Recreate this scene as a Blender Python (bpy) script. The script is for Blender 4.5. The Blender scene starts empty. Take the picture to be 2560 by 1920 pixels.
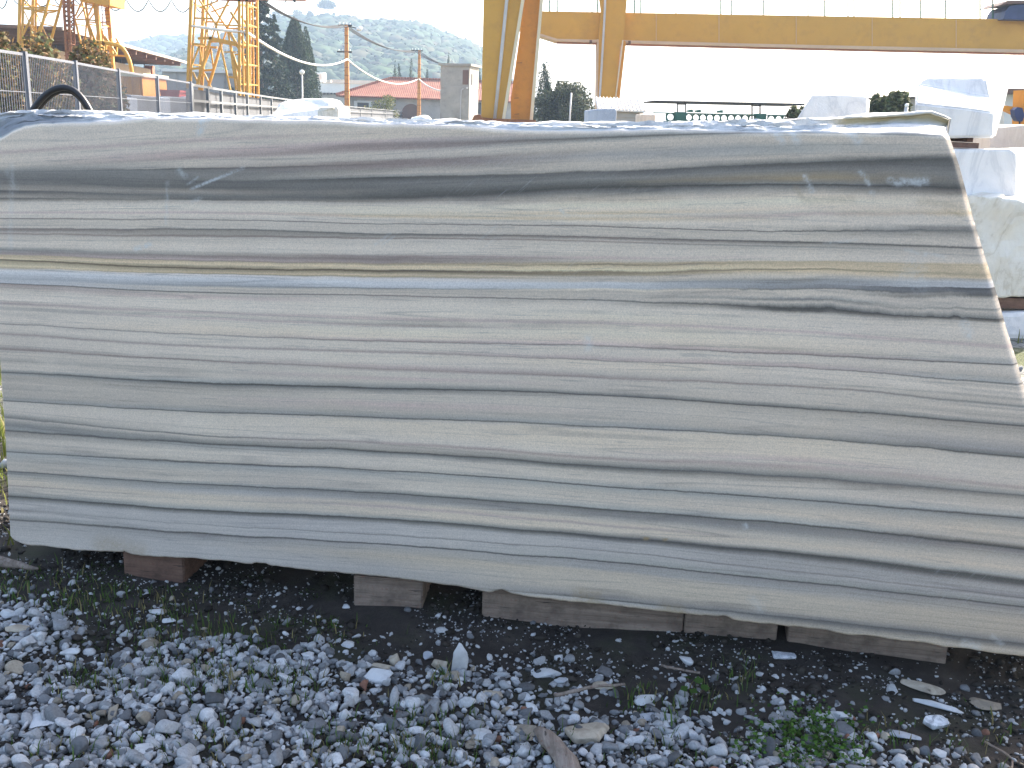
import bpy, bmesh, math, random
import numpy as np
from mathutils import Vector, Matrix, noise as mnoise

random.seed(7)
RNG = np.random.default_rng(7)
SC = bpy.context.scene
COL = SC.collection
R = math.radians

# ------------------------------------------------------------------ camera
F_PX, CX, CY = 2500.0, 1280.0, 960.0          # focal length and centre in photo pixels (2560 x 1920)
PITCH, ROLL, CAM_H = math.atan(660 / 2500.0), 0.035, 1.5
fwd = Vector((0, math.cos(PITCH), -math.sin(PITCH)))
up0 = Vector((0, math.sin(PITCH), math.cos(PITCH)))
X0 = Vector((1, 0, 0))
c_right = X0 * math.cos(ROLL) + up0 * math.sin(ROLL)
c_up = up0 * math.cos(ROLL) - X0 * math.sin(ROLL)
CAM = Vector((0, 0, CAM_H))
cd = bpy.data.cameras.new('camera')
cam = bpy.data.objects.new('camera', cd)
COL.objects.link(cam)
cam.matrix_world = Matrix((
    (c_right.x, c_up.x, -fwd.x, CAM.x), (c_right.y, c_up.y, -fwd.y, CAM.y),
    (c_right.z, c_up.z, -fwd.z, CAM.z), (0, 0, 0, 1)))
cd.sensor_width = 36.0
cd.lens = 36.0 * F_PX / 2560.0
cd.clip_start, cd.clip_end = 0.05, 6000
SC.camera = cam

# ------------------------------------------------------------------ light
SUN_AZ, SUN_EL = R(40), R(32)                  # azimuth to the right of the view direction
w = bpy.data.worlds.new('World'); SC.world = w; w.use_nodes = True
nt = w.node_tree
bg = nt.nodes['Background']
sky = nt.nodes.new('ShaderNodeTexSky')
sky.sky_type = 'NISHITA'; sky.sun_disc = False
sky.sun_elevation = SUN_EL; sky.sun_rotation = SUN_AZ
sky.air_density = 1.0; sky.dust_density = 4.0; sky.ozone_density = 0.6
nt.links.new(sky.outputs[0], bg.inputs[0])
bg.inputs[1].default_value = 0.13
sd = bpy.data.lights.new('sun', 'SUN'); sd.energy = 4.0; sd.angle = R(0.55); sd.color = (1.0, 0.93, 0.82)
sun = bpy.data.objects.new('sun', sd); COL.objects.link(sun)
sdir = Vector((math.sin(SUN_AZ) * math.cos(SUN_EL), math.cos(SUN_AZ) * math.cos(SUN_EL), math.sin(SUN_EL)))
sun.rotation_euler = sdir.to_track_quat('Z', 'Y').to_euler()
sun.location = (20, 20, 30)
vs = SC.view_settings
vs.view_transform = 'Standard'; vs.look = 'None'; vs.exposure = 1.97; vs.gamma = 1.0
vs.use_curve_mapping = False
SC.cycles.volume_bounces = 1
SC.cycles.max_bounces = 8
SC.cycles.diffuse_bounces = 3

# ------------------------------------------------------------------ photo geometry helpers
def ray(x, y):
    return fwd + c_right * ((x - CX) / F_PX) + c_up * ((CY - y) / F_PX)
def at(x, y, Y):
    d = ray(x, y); return CAM + d * (Y / d.y)
def onz(x, y, z=0.0):
    d = ray(x, y); return CAM + d * ((z - CAM_H) / d.z)
def proj_np(P):
    q = P - np.array(CAM)
    dz = q @ np.array(fwd)
    return CX + F_PX * (q @ np.array(c_right)) / dz, CY - F_PX * (q @ np.array(c_up)) / dz

# ------------------------------------------------------------------ mesh helpers
def lin(c):
    return tuple(((v / 12.92) if v <= 0.04045 else ((v + 0.055) / 1.055) ** 2.4) for v in c)

def thing(name, label, cat, loc=(0, 0, 0), group=None):
    o = bpy.data.objects.new(name, None); COL.objects.link(o)
    o.location = loc; o.empty_display_size = 0.2
    tag(o, label, cat, group)
    return o
def tag(o, label=None, cat=None, group=None, kind=None):
    if label: o['label'] = label
    if cat: o['category'] = cat
    if group: o['group'] = group
    if kind: o['kind'] = kind
    return o
def mk(name, verts, faces, mat, parent=None, smooth=False):
    me = bpy.data.meshes.new(name)
    off = Vector((0, 0, 0))
    p = parent
    while p is not None:
        off += p.location; p = p.parent
    vv = [(v[0] - off.x, v[1] - off.y, v[2] - off.z) for v in verts]
    me.from_pydata(vv, [], faces)
    if smooth: me.polygons.foreach_set('use_smooth', [True] * len(me.polygons))
    me.materials.append(mat)
    me.update()
    o = bpy.data.objects.new(name, me); COL.objects.link(o)
    if parent is not None: o.parent = parent
    return o
def mk_np(name, V, Fc, mat, parent=None, smooth=False, colors=None, attrs=None):
    """numpy mesh: V (n,3); Fc (m,k) ints; colors per-vertex rgb"""
    me = bpy.data.meshes.new(name)
    V = np.asarray(V, dtype=np.float32).copy()
    p = parent
    while p is not None:
        V -= np.array(p.location, dtype=np.float32); p = p.parent
    n, (m, k) = len(V), Fc.shape
    me.vertices.add(n); me.vertices.foreach_set('co', V.ravel())
    me.loops.add(m * k); me.loops.foreach_set('vertex_index', Fc.astype(np.int32).ravel())
    me.polygons.add(m)
    me.polygons.foreach_set('loop_start', np.arange(0, m * k, k, dtype=np.int32))
    if smooth: me.polygons.foreach_set('use_smooth', np.ones(m, dtype=bool))
    me.update(calc_edges=True); me.validate()
    if colors is not None:
        a = me.color_attributes.new('col', 'FLOAT_COLOR', 'POINT')
        a.data.foreach_set('color', np.hstack([colors, np.ones((n, 1))]).astype(np.float32).ravel())
    for nm, arr in (attrs or {}).items():
        a = me.attributes.new(nm, 'FLOAT', 'POINT')
        a.data.foreach_set('value', np.asarray(arr, dtype=np.float32).ravel())
    me.materials.append(mat)
    o = bpy.data.objects.new(name, me); COL.objects.link(o)
    if parent is not None: o.parent = parent
    return o
def box_vf(x0, x1, y0, y1, z0, z1):
    v = [(x0, y0, z0), (x1, y0, z0), (x1, y1, z0), (x0, y1, z0), (x0, y0, z1), (x1, y0, z1), (x1, y1, z1), (x0, y1, z1)]
    f = [(0, 3, 2, 1), (4, 5, 6, 7), (0, 1, 5, 4), (1, 2, 6, 5), (2, 3, 7, 6), (3, 0, 4, 7)]
    return v, f
def box(name, x0, x1, y0, y1, z0, z1, mat, parent=None):
    v, f = box_vf(x0, x1, y0, y1, z0, z1)
    return mk(name, v, f, mat, parent)
def bar_vf(p0, p1, w_, h_=None, base=0):
    h_ = h_ or w_
    p0, p1 = Vector(p0), Vector(p1)
    d = (p1 - p0).normalized()
    a = d.cross(Vector((0, 1, 0)))
    if a.length < 1e-4: a = d.cross(Vector((1, 0, 0)))
    a.normalize(); b = d.cross(a).normalized()
    v = []
    for p in (p0, p1):
        for s, t in ((-1, -1), (1, -1), (1, 1), (-1, 1)):
            v.append(tuple(p + a * (s * w_ / 2) + b * (t * h_ / 2)))
    f = [(0, 1, 2, 3), (7, 6, 5, 4), (0, 4, 5, 1), (1, 5, 6, 2), (2, 6, 7, 3), (3, 7, 4, 0)]
    return v, [tuple(i + base for i in q) for q in f]
def bar(name, p0, p1, w_, mat, parent=None, h_=None):
    v, f = bar_vf(p0, p1, w_, h_)
    return mk(name, v, f, mat, parent)
def tube_vf(pts, rad, n=8):
    pts = [Vector(p) for p in pts]
    rads = rad if isinstance(rad, (list, tuple)) else [rad] * len(pts)
    v, f = [], []
    for i, p in enumerate(pts):
        d = (pts[min(i + 1, len(pts) - 1)] - pts[max(i - 1, 0)]).normalized()
        a = d.cross(Vector((0.3, 1, 0.13))).normalized(); b = d.cross(a).normalized()
        for k in range(n):
            t = 2 * math.pi * k / n
            v.append(tuple(p + (a * math.cos(t) + b * math.sin(t)) * rads[i]))
        if i:
            for k in range(n):
                f.append(((i - 1) * n + k, (i - 1) * n + (k + 1) % n, i * n + (k + 1) % n, i * n + k))
    f.append(tuple(range(n))[::-1]); f.append(tuple((len(pts) - 1) * n + k for k in range(n)))
    return v, f
def tube(name, pts, rad, mat, parent=None, n=8):
    v, f = tube_vf(pts, rad, n)
    return mk(name, v, f, mat, parent, smooth=True)
def prism_vf(poly, off):
    n = len(poly); off = Vector(off)
    v = [tuple(p) for p in poly] + [tuple(Vector(p) + off) for p in poly]
    f = [tuple(range(n)), tuple(range(2 * n - 1, n - 1, -1))]
    f += [(i, n + i, n + (i + 1) % n, (i + 1) % n) for i in range(n)]
    return v, f
def prism(name, poly, off, mat, parent=None):
    v, f = prism_vf(poly, off)
    o = mk(name, v, f, mat, parent)
    bm = bmesh.new(); bm.from_mesh(o.data); bmesh.ops.recalc_face_normals(bm, faces=bm.faces); bm.to_mesh(o.data); bm.free()
    return o
def px_prism(name, pxs, Y, thick, mat, parent=None):
    return prism(name, [at(x, y, Y) for x, y in pxs], (0, thick, 0), mat, parent)
def fbm(p, oct=4, s=1.0):
    return mnoise.fractal(Vector(p) * s, 1.0, 2.0, oct)
def stone_block(name, pxs, Y, thick, mat, parent=None, to_ground=True, bevel=0.04, amp=0.012, cuts=3, skew=0.0, lean=0.0):
    """quarry block: outline at its own distance, extruded back, bevelled, roughened"""
    P = [at(x, y, Y) for x, y in pxs]
    if lean:
        P = [at(x, y, Y + max(0, q.z - 1.3) * lean) for (x, y), q in zip(pxs, P)]
    if to_ground:
        lo = sorted(range(len(P)), key=lambda i: P[i].z)[:2]
        for i in lo: P[i].z = -0.01
    v, f = prism_vf(P, (skew, thick, 0))
    bm = bmesh.new()
    bv = [bm.verts.new(q) for q in v]
    for q in f: bm.faces.new([bv[i] for i in q])
    bmesh.ops.recalc_face_normals(bm, faces=bm.faces)
    bmesh.ops.bevel(bm, geom=list(bm.edges), offset=bevel, segments=2, affect='EDGES', profile=0.6, clamp_overlap=True)
    bmesh.ops.triangulate(bm, faces=bm.faces)
    for k in range(cuts):
        L = 0.35 / (2 ** k)
        ed = [e for e in bm.edges if e.calc_length() > L]
        if not ed: continue
        bmesh.ops.subdivide_edges(bm, edges=ed, cuts=1)
        bmesh.ops.triangulate(bm, faces=[q for q in bm.faces if len(q.verts) > 3])
    bm.normal_update()
    sd_ = random.random() * 50
    for q in bm.verts:
        n_ = fbm(q.co + Vector((sd_, 0, 0)), 4, 2.2)
        q.co += q.normal * n_ * amp
        if q.co.z < 0: q.co.z = -0.01
    V = [tuple(q.co) for q in bm.verts]; bm.verts.index_update()
    Fc = [tuple(q.index for q in fc.verts) for fc in bm.faces]
    bm.free()
    return mk(name, V, Fc, mat, parent)

# ------------------------------------------------------------------ material helpers
def mat_new(name):
    m = bpy.data.materials.new(name); m.use_nodes = True
    n = m.node_tree.nodes; l = m.node_tree.links
    return m, n, l, n['Principled BSDF']
def nd(n, t, **kw):
    q = n.new(t)
    for k, v in kw.items(): setattr(q, k, v)
    return q
def mixc(n, l, fac, a, b, mode='MIX'):
    q = n.new('ShaderNodeMix'); q.data_type = 'RGBA'; q.blend_type = mode; q.clamp_factor = True
    for s, v in ((0, fac), (6, a), (7, b)):
        if hasattr(v, 'node'): l.new(v, q.inputs[s])
        elif s == 0: q.inputs[0].default_value = v
        else: q.inputs[s].default_value = (*v[:3], 1)
    return q.outputs[2]
def mth(n, l, op, a, b=None, c=None):
    q = n.new('ShaderNodeMath'); q.operation = op
    for i, v in enumerate((a, b, c)):
        if v is None: continue
        if hasattr(v, 'node'): l.new(v, q.inputs[i])
        else: q.inputs[i].default_value = v
    return q.outputs[0]
def ramp(n, l, fac, stops, interp='LINEAR'):
    q = n.new('ShaderNodeValToRGB'); cr = q.color_ramp; cr.interpolation = interp
    while len(cr.elements) < len(stops): cr.elements.new(0.5)
    for e, (p, c) in zip(cr.elements, stops):
        e.position = p
    for e, (p, c) in zip(cr.elements, stops):
        e.color = (*(c if hasattr(c, '__len__') else (c, c, c))[:3], 1)
    l.new(fac, q.inputs[0])
    return q.outputs[0]
def noise_t(n, l, vec, scale, detail=4, rough=0.55, dist=0.0):
    q = n.new('ShaderNodeTexNoise'); q.inputs['Scale'].default_value = scale
    q.inputs['Detail'].default_value = detail; q.inputs['Roughness'].default_value = rough
    q.inputs['Distortion'].default_value = dist
    if vec is not None: l.new(vec, q.inputs['Vector'])
    return q.outputs[0]
def bump(n, l, h, bsdf, strength=0.3, dist=0.02):
    q = n.new('ShaderNodeBump'); q.inputs['Strength'].default_value = strength; q.inputs['Distance'].default_value = dist
    l.new(h, q.inputs['Height']); l.new(q.outputs[0], bsdf.inputs['Normal'])
def simple(name, col, rough=0.6, var=0.25, scale=3.0, dirt=None, dirt_amt=0.5, metallic=0.0, bstr=0.0):
    m, n, l, b = mat_new(name)
    geo = n.new('ShaderNodeNewGeometry')
    f = noise_t(n, l, geo.outputs['Position'], scale, 6, 0.6)
    dark = tuple(c * (1 - var) for c in col); lite = tuple(min(1, c * (1 + var)) for c in col)
    c = ramp(n, l, f, [(0.25, dark), (0.75, lite)])
    if dirt:
        g = noise_t(n, l, geo.outputs['Position'], scale * 2.7, 7, 0.7)
        k = ramp(n, l, g, [(0.5, 0), (0.72, dirt_amt)])
        c = mixc(n, l, k, c, dirt)
    l.new(c, b.inputs['Base Color'])
    b.inputs['Roughness'].default_value = rough; b.inputs['Metallic'].default_value = metallic
    if bstr: bump(n, l, f, b, bstr)
    return m
def attr_mat(name, rough=0.8, scale=60, var=0.25, trans=0.0):
    """base colour from the per-piece colour attribute, with grain"""
    m, n, l, b = mat_new(name)
    a = nd(n, 'ShaderNodeAttribute', attribute_name='col')
    geo = n.new('ShaderNodeNewGeometry')
    f = noise_t(n, l, geo.outputs['Position'], scale, 5, 0.65)
    k = ramp(n, l, f, [(0.25, 1 - var), (0.75, 1 + var * 0.6)])
    c = mixc(n, l, 1.0, a.outputs[0], k, 'MULTIPLY')
    l.new(c, b.inputs['Base Color']); b.inputs['Roughness'].default_value = rough
    b.inputs['Specular IOR Level'].default_value = 0.15
    if trans:
        t = n.new('ShaderNodeBsdfTranslucent'); l.new(c, t.inputs[0])
        mx = n.new('ShaderNodeMixShader'); mx.inputs[0].default_value = trans
        l.new(b.outputs[0], mx.inputs[1]); l.new(t.outputs[0], mx.inputs[2])
        l.new(mx.outputs[0], n['Material Output'].inputs[0])
    return m

M = {}
M['yellow'] = simple('yellow_paint', (0.62, 0.315, 0.042), 0.5, 0.07, 0.8, (0.34, 0.17, 0.05), 0.3)
M['orange'] = simple('orange_paint', (0.66, 0.27, 0.03), 0.5, 0.12, 1.5, (0.25, 0.1, 0.03), 0.3)
M['cream'] = simple('cream_and_sunlit_paint', (0.75, 0.62, 0.42), 0.5, 0.08, 2.0)  # container lid; on crane edges it puts sunlight into the colour
M['conduit'] = simple('galvanised_conduit', (0.55, 0.52, 0.5), 0.45, 0.08, 4.0)
M['rust'] = simple('rusty_steel', (0.28, 0.11, 0.05), 0.8, 0.4, 4.0, (0.5, 0.25, 0.06), 0.5)
M['pole'] = simple('orange_pole', (0.6, 0.25, 0.06), 0.7, 0.25, 3.0, (0.2, 0.08, 0.03), 0.6)
M['fence'] = simple('grey_fence_paint', (0.125, 0.135, 0.165), 0.5, 0.15, 2.0)
M['rail'] = simple('galvanised_rail', (0.2, 0.205, 0.215), 0.45, 0.12, 3.0)
M['concrete'] = simple('concrete', (0.4, 0.36, 0.31), 0.9, 0.25, 1.2, (0.2, 0.17, 0.15), 0.5)
M['stucco'] = simple('stucco', (0.42, 0.38, 0.34), 0.9, 0.2, 0.8, (0.24, 0.21, 0.19), 0.5)
M['white_wall'] = simple('white_wall', (0.72, 0.7, 0.66), 0.8, 0.08, 1.0)
M['grey_wall'] = simple('grey_wall', (0.4, 0.38, 0.36), 0.8, 0.12, 0.4)
M['dark'] = simple('dark_opening', (0.03, 0.03, 0.035), 0.4, 0.2, 2.0)
M['brown'] = simple('brown_steel', (0.16, 0.085, 0.06), 0.7, 0.2, 1.0)
M['redbrown'] = simple('red_brown_steel', (0.33, 0.1, 0.045), 0.7, 0.2, 1.0)
M['black'] = simple('black_rubber', (0.014, 0.014, 0.018), 0.45, 0.3, 20)
M['rope'] = simple('white_cable', (0.78, 0.74, 0.66), 0.6, 0.1, 8)
M['wire'] = simple('dark_wire', (0.03, 0.03, 0.034), 0.95, 0.1, 8)
M['green'] = simple('green_paint', (0.02, 0.1, 0.075), 0.55, 0.25, 2.0)
M['blue'] = simple('dark_blue_paint', (0.03, 0.045, 0.12), 0.5, 0.3, 3.0)
M['red'] = simple('red_paint', (0.5, 0.06, 0.06), 0.5, 0.15, 2.0)
M['globe'] = simple('white_globe', (0.85, 0.84, 0.8), 0.3, 0.03, 3)
M['bark'] = simple('bark', (0.11, 0.08, 0.055), 0.95, 0.35, 6, bstr=0.4)
M['leaf'] = attr_mat('leaf', 0.7, 2.0, 0.3, 0.25)
M['grass'] = attr_mat('grass', 0.6, 20, 0.2, 0.3)
M['pebble'] = attr_mat('pebble', 0.75, 160, 0.3)

def tile_mat():
    m, n, l, b = mat_new('terracotta_roof')
    geo = n.new('ShaderNodeNewGeometry')
    f = noise_t(n, l, geo.outputs['Position'], 0.9, 6, 0.65)
    c = ramp(n, l, f, [(0.3, (0.22, 0.075, 0.045)), (0.5, (0.33, 0.115, 0.07)), (0.72, (0.32, 0.17, 0.11))])
    wv = nd(n, 'ShaderNodeTexWave', wave_type='BANDS', bands_direction='X'); wv.inputs['Scale'].default_value = 1.6
    wv.inputs['Distortion'].default_value = 0.4
    l.new(geo.outputs['Position'], wv.inputs['Vector'])
    k = ramp(n, l, wv.outputs[0], [(0.0, 0.75), (1.0, 1.1)])
    c = mixc(n, l, 1.0, c, k, 'MULTIPLY')
    l.new(c, b.inputs['Base Color']); b.inputs['Roughness'].default_value = 0.9
    bump(n, l, wv.outputs[0], b, 0.5, 0.05)
    return m
M['tile'] = tile_mat()
M['parapet'] = simple('cream_render', (0.52, 0.38, 0.27), 0.8, 0.08, 0.8)

def marble_mat(name, base, vein, scale=2.2, vein_amt=0.6, warm=None, rot=0.6):
    m, n, l, b = mat_new(name)
    geo = n.new('ShaderNodeNewGeometry')
    mp = n.new('ShaderNodeMapping'); mp.inputs['Rotation'].default_value = (0.2, rot, 0.4)
    mp.inputs['Scale'].default_value = (1, 1, 0.45)
    l.new(geo.outputs['Position'], mp.inputs[0])
    f1 = noise_t(n, l, mp.outputs[0], scale, 6, 0.6, 1.2)
    v = mth(n, l, 'ABSOLUTE', mth(n, l, 'SUBTRACT', f1, 0.5))
    k = ramp(n, l, v, [(0.0, vein_amt), (0.035, vein_amt * 0.35), (0.12, 0)])
    f2 = noise_t(n, l, geo.outputs['Position'], scale * 0.7, 4, 0.5)
    c0 = mixc(n, l, ramp(n, l, f2, [(0.4, 0), (0.7, 0.5)]), base, warm or vein)
    c = mixc(n, l, k, c0, vein)
    l.new(c, b.inputs['Base Color']); b.inputs['Roughness'].default_value = 0.75
    f3 = noise_t(n, l, geo.outputs['Position'], 22, 6, 0.7)
    bump(n, l, f3, b, 0.35, 0.02)
    return m
M['marble'] = marble_mat('white_veined_marble', (0.86, 0.83, 0.81), (0.46, 0.46, 0.48), 2.6, 0.4, (0.74, 0.72, 0.72))
M['marble_warm'] = marble_mat('warm_white_marble', (0.76, 0.73, 0.67), (0.45, 0.38, 0.28), 3.5, 0.5, (0.68, 0.56, 0.4), 1.3)
M['marble_white'] = marble_mat('bright_white_marble', (0.8, 0.79, 0.77), (0.55, 0.53, 0.5), 1.5, 0.35)
M['marble_grey'] = marble_mat('blue_grey_marble', (0.4, 0.44, 0.52), (0.28, 0.31, 0.38), 3, 0.5)
M['slab_grey'] = marble_mat('dull_grey_slab', (0.2, 0.21, 0.24), (0.15, 0.16, 0.18), 3, 0.4)
M['marble_pink'] = marble_mat('pink_beige_marble', (0.72, 0.58, 0.47), (0.55, 0.4, 0.3), 3, 0.4)

def wood_mat(name, a, b_, grain_axis=(1, 0, 0), rough=0.85):
    m, n, l, b = mat_new(name)
    tc = n.new('ShaderNodeTexCoord')
    mp = n.new('ShaderNodeMapping')
    mp.inputs['Scale'].default_value = tuple(2.0 if g else 38.0 for g in grain_axis)
    l.new(tc.outputs['Object'], mp.inputs[0])
    f = noise_t(n, l, mp.outputs[0], 1.6, 7, 0.65, 0.6)
    c = ramp(n, l, f, [(0.2, tuple(x * 0.45 for x in a)), (0.45, a), (0.75, b_)])
    g = noise_t(n, l, tc.outputs['Object'], 14, 5, 0.7)
    c = mixc(n, l, ramp(n, l, g, [(0.45, 0), (0.72, 0.75)]), c, tuple(x * 0.35 for x in a))
    sp_ = noise_t(n, l, tc.outputs['Object'], 90, 4, 0.75)
    c = mixc(n, l, ramp(n, l, sp_, [(0.56, 0), (0.66, 0.45)]), c, (a[0] * 1.1, a[1] * 0.6, a[2] * 0.5))
    cr_ = noise_t(n, l, mp.outputs[0], 4.0, 3, 0.5, 0.3)
    c = mixc(n, l, ramp(n, l, cr_, [(0.30, 0.8), (0.36, 0)]), c, (0.02, 0.016, 0.014))
    l.new(c, b.inputs['Base Color']); b.inputs['Roughness'].default_value = rough
    bump(n, l, f, b, 0.8, 0.005)
    return m

# ------------------------------------------------------------------ the striped block: measured strata
ST_X = [60, 500, 1000, 1500, 2000]
X6U, X6L = 2360, 2495
ANCH = [  # y of each bedding line at the six stations; last flag: station six at 2360 (u) or 2495 (l)
 (300,295,300,310,322,336,'u'), (377,350,330,322,326,338,'u'), (415,394,366,344,331,340,'u'), (422,402,388,356,340,347,'u'),
 (436,452,443,428,405,395,'u'), (478,488,492,469,460,469,'u'), (503,505,509,503,486,494,'u'), (532,532,540,545,535,535,'u'),
 (547.6,549,559,566,578,578,'u'), (573,573,584,593,605,618,'u'), (585,590,595,604,617,628,'u'), (624,636,643,648,645,650,'u'),
 (640,653,660,657,654,660,'u'), (652,671,676,684,674,685,'u'), (671,684,692,696,688,696,'u'), (698,713,721,722,721,728,'u'),
 (711,731,740,751,772,795,'u'), (761,780,798,807,830,866,'l'), (812,836,854,864,887,911,'l'), (838,866,881,901,919,958,'l'),
 (877,901,923,944,966,1010,'l'), (934,957,970,987,1021,1058,'l'), (1005,1029,1045,1066,1094,1137,'l'), (1048,1088,1109,1146,1166,1218,'l'),
 (1079,1108,1131,1166,1193,1233,'l'), (1131,1156,1179,1215,1250,1291,'l'), (1181,1210,1235,1273,1312,1365,'l'), (1216,1245,1269,1313,1355,1405,'l'),
 (1243,1275,1299,1340,1385,1445,'l'), (1277,1311,1340,1377,1430,1487,'l'), (1301,1333,1363,1404,1455,1510,'l'), (1362,1405,1450,1499,1546,1603,'l'),
 (1390,1430,1475,1525,1585,1650,'l')]
S_VAL = np.array([(a[2] - 300) / 1175.0 for a in ANCH])
def cubic_interp(x, xs, ys):
    xs = np.asarray(xs, float); ys = np.asarray(ys, float)
    m = np.gradient(ys, xs)
    i = np.clip(np.searchsorted(xs, x) - 1, 0, len(xs) - 2)
    h = xs[i + 1] - xs[i]; t = (x - xs[i]) / h
    tc_ = np.clip(t, 0, 1)
    h00 = 2 * tc_**3 - 3 * tc_**2 + 1; h10 = tc_**3 - 2 * tc_**2 + tc_; h01 = -2 * tc_**3 + 3 * tc_**2; h11 = tc_**3 - tc_**2
    y = h00 * ys[i] + h10 * h * m[i] + h01 * ys[i + 1] + h11 * h * m[i + 1]
    y = np.where(t < 0, ys[0] + m[0] * (x - xs[0]), y)
    return np.where(t > 1, ys[-1] + m[-1] * (x - xs[-1]), y)
def strat(x, y):
    """photo position on the face -> stratigraphic coordinate 0..1"""
    x = np.asarray(x, float); y = np.asarray(y, float)
    A = np.stack([cubic_interp(x, ST_X + [X6U if a[6] == 'u' else X6L], a[:6]) for a in ANCH])
    A = np.maximum.accumulate(A + np.arange(len(ANCH))[:, None] * 0.02, axis=0)
    s = np.full(x.shape, S_VAL[0])
    for k in range(len(ANCH) - 1):
        t = (y - A[k]) / np.maximum(A[k + 1] - A[k], 0.01)
        s = np.where((t >= 0), S_VAL[k] + np.clip(t, 0, 1) * (S_VAL[k + 1] - S_VAL[k]), s)
    return s
TINT = {'n': (1.0, 0.997, 0.972), 'w': (1.015, 1.0, 0.955), 'p': (1.03, 0.985, 0.985), 'b': (0.95, 0.997, 1.045), 'y': (1.045, 1.0, 0.885), 'k': (0.965, 1.0, 1.01), 'c': (0.98, 1.0, 1.02)}
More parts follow.
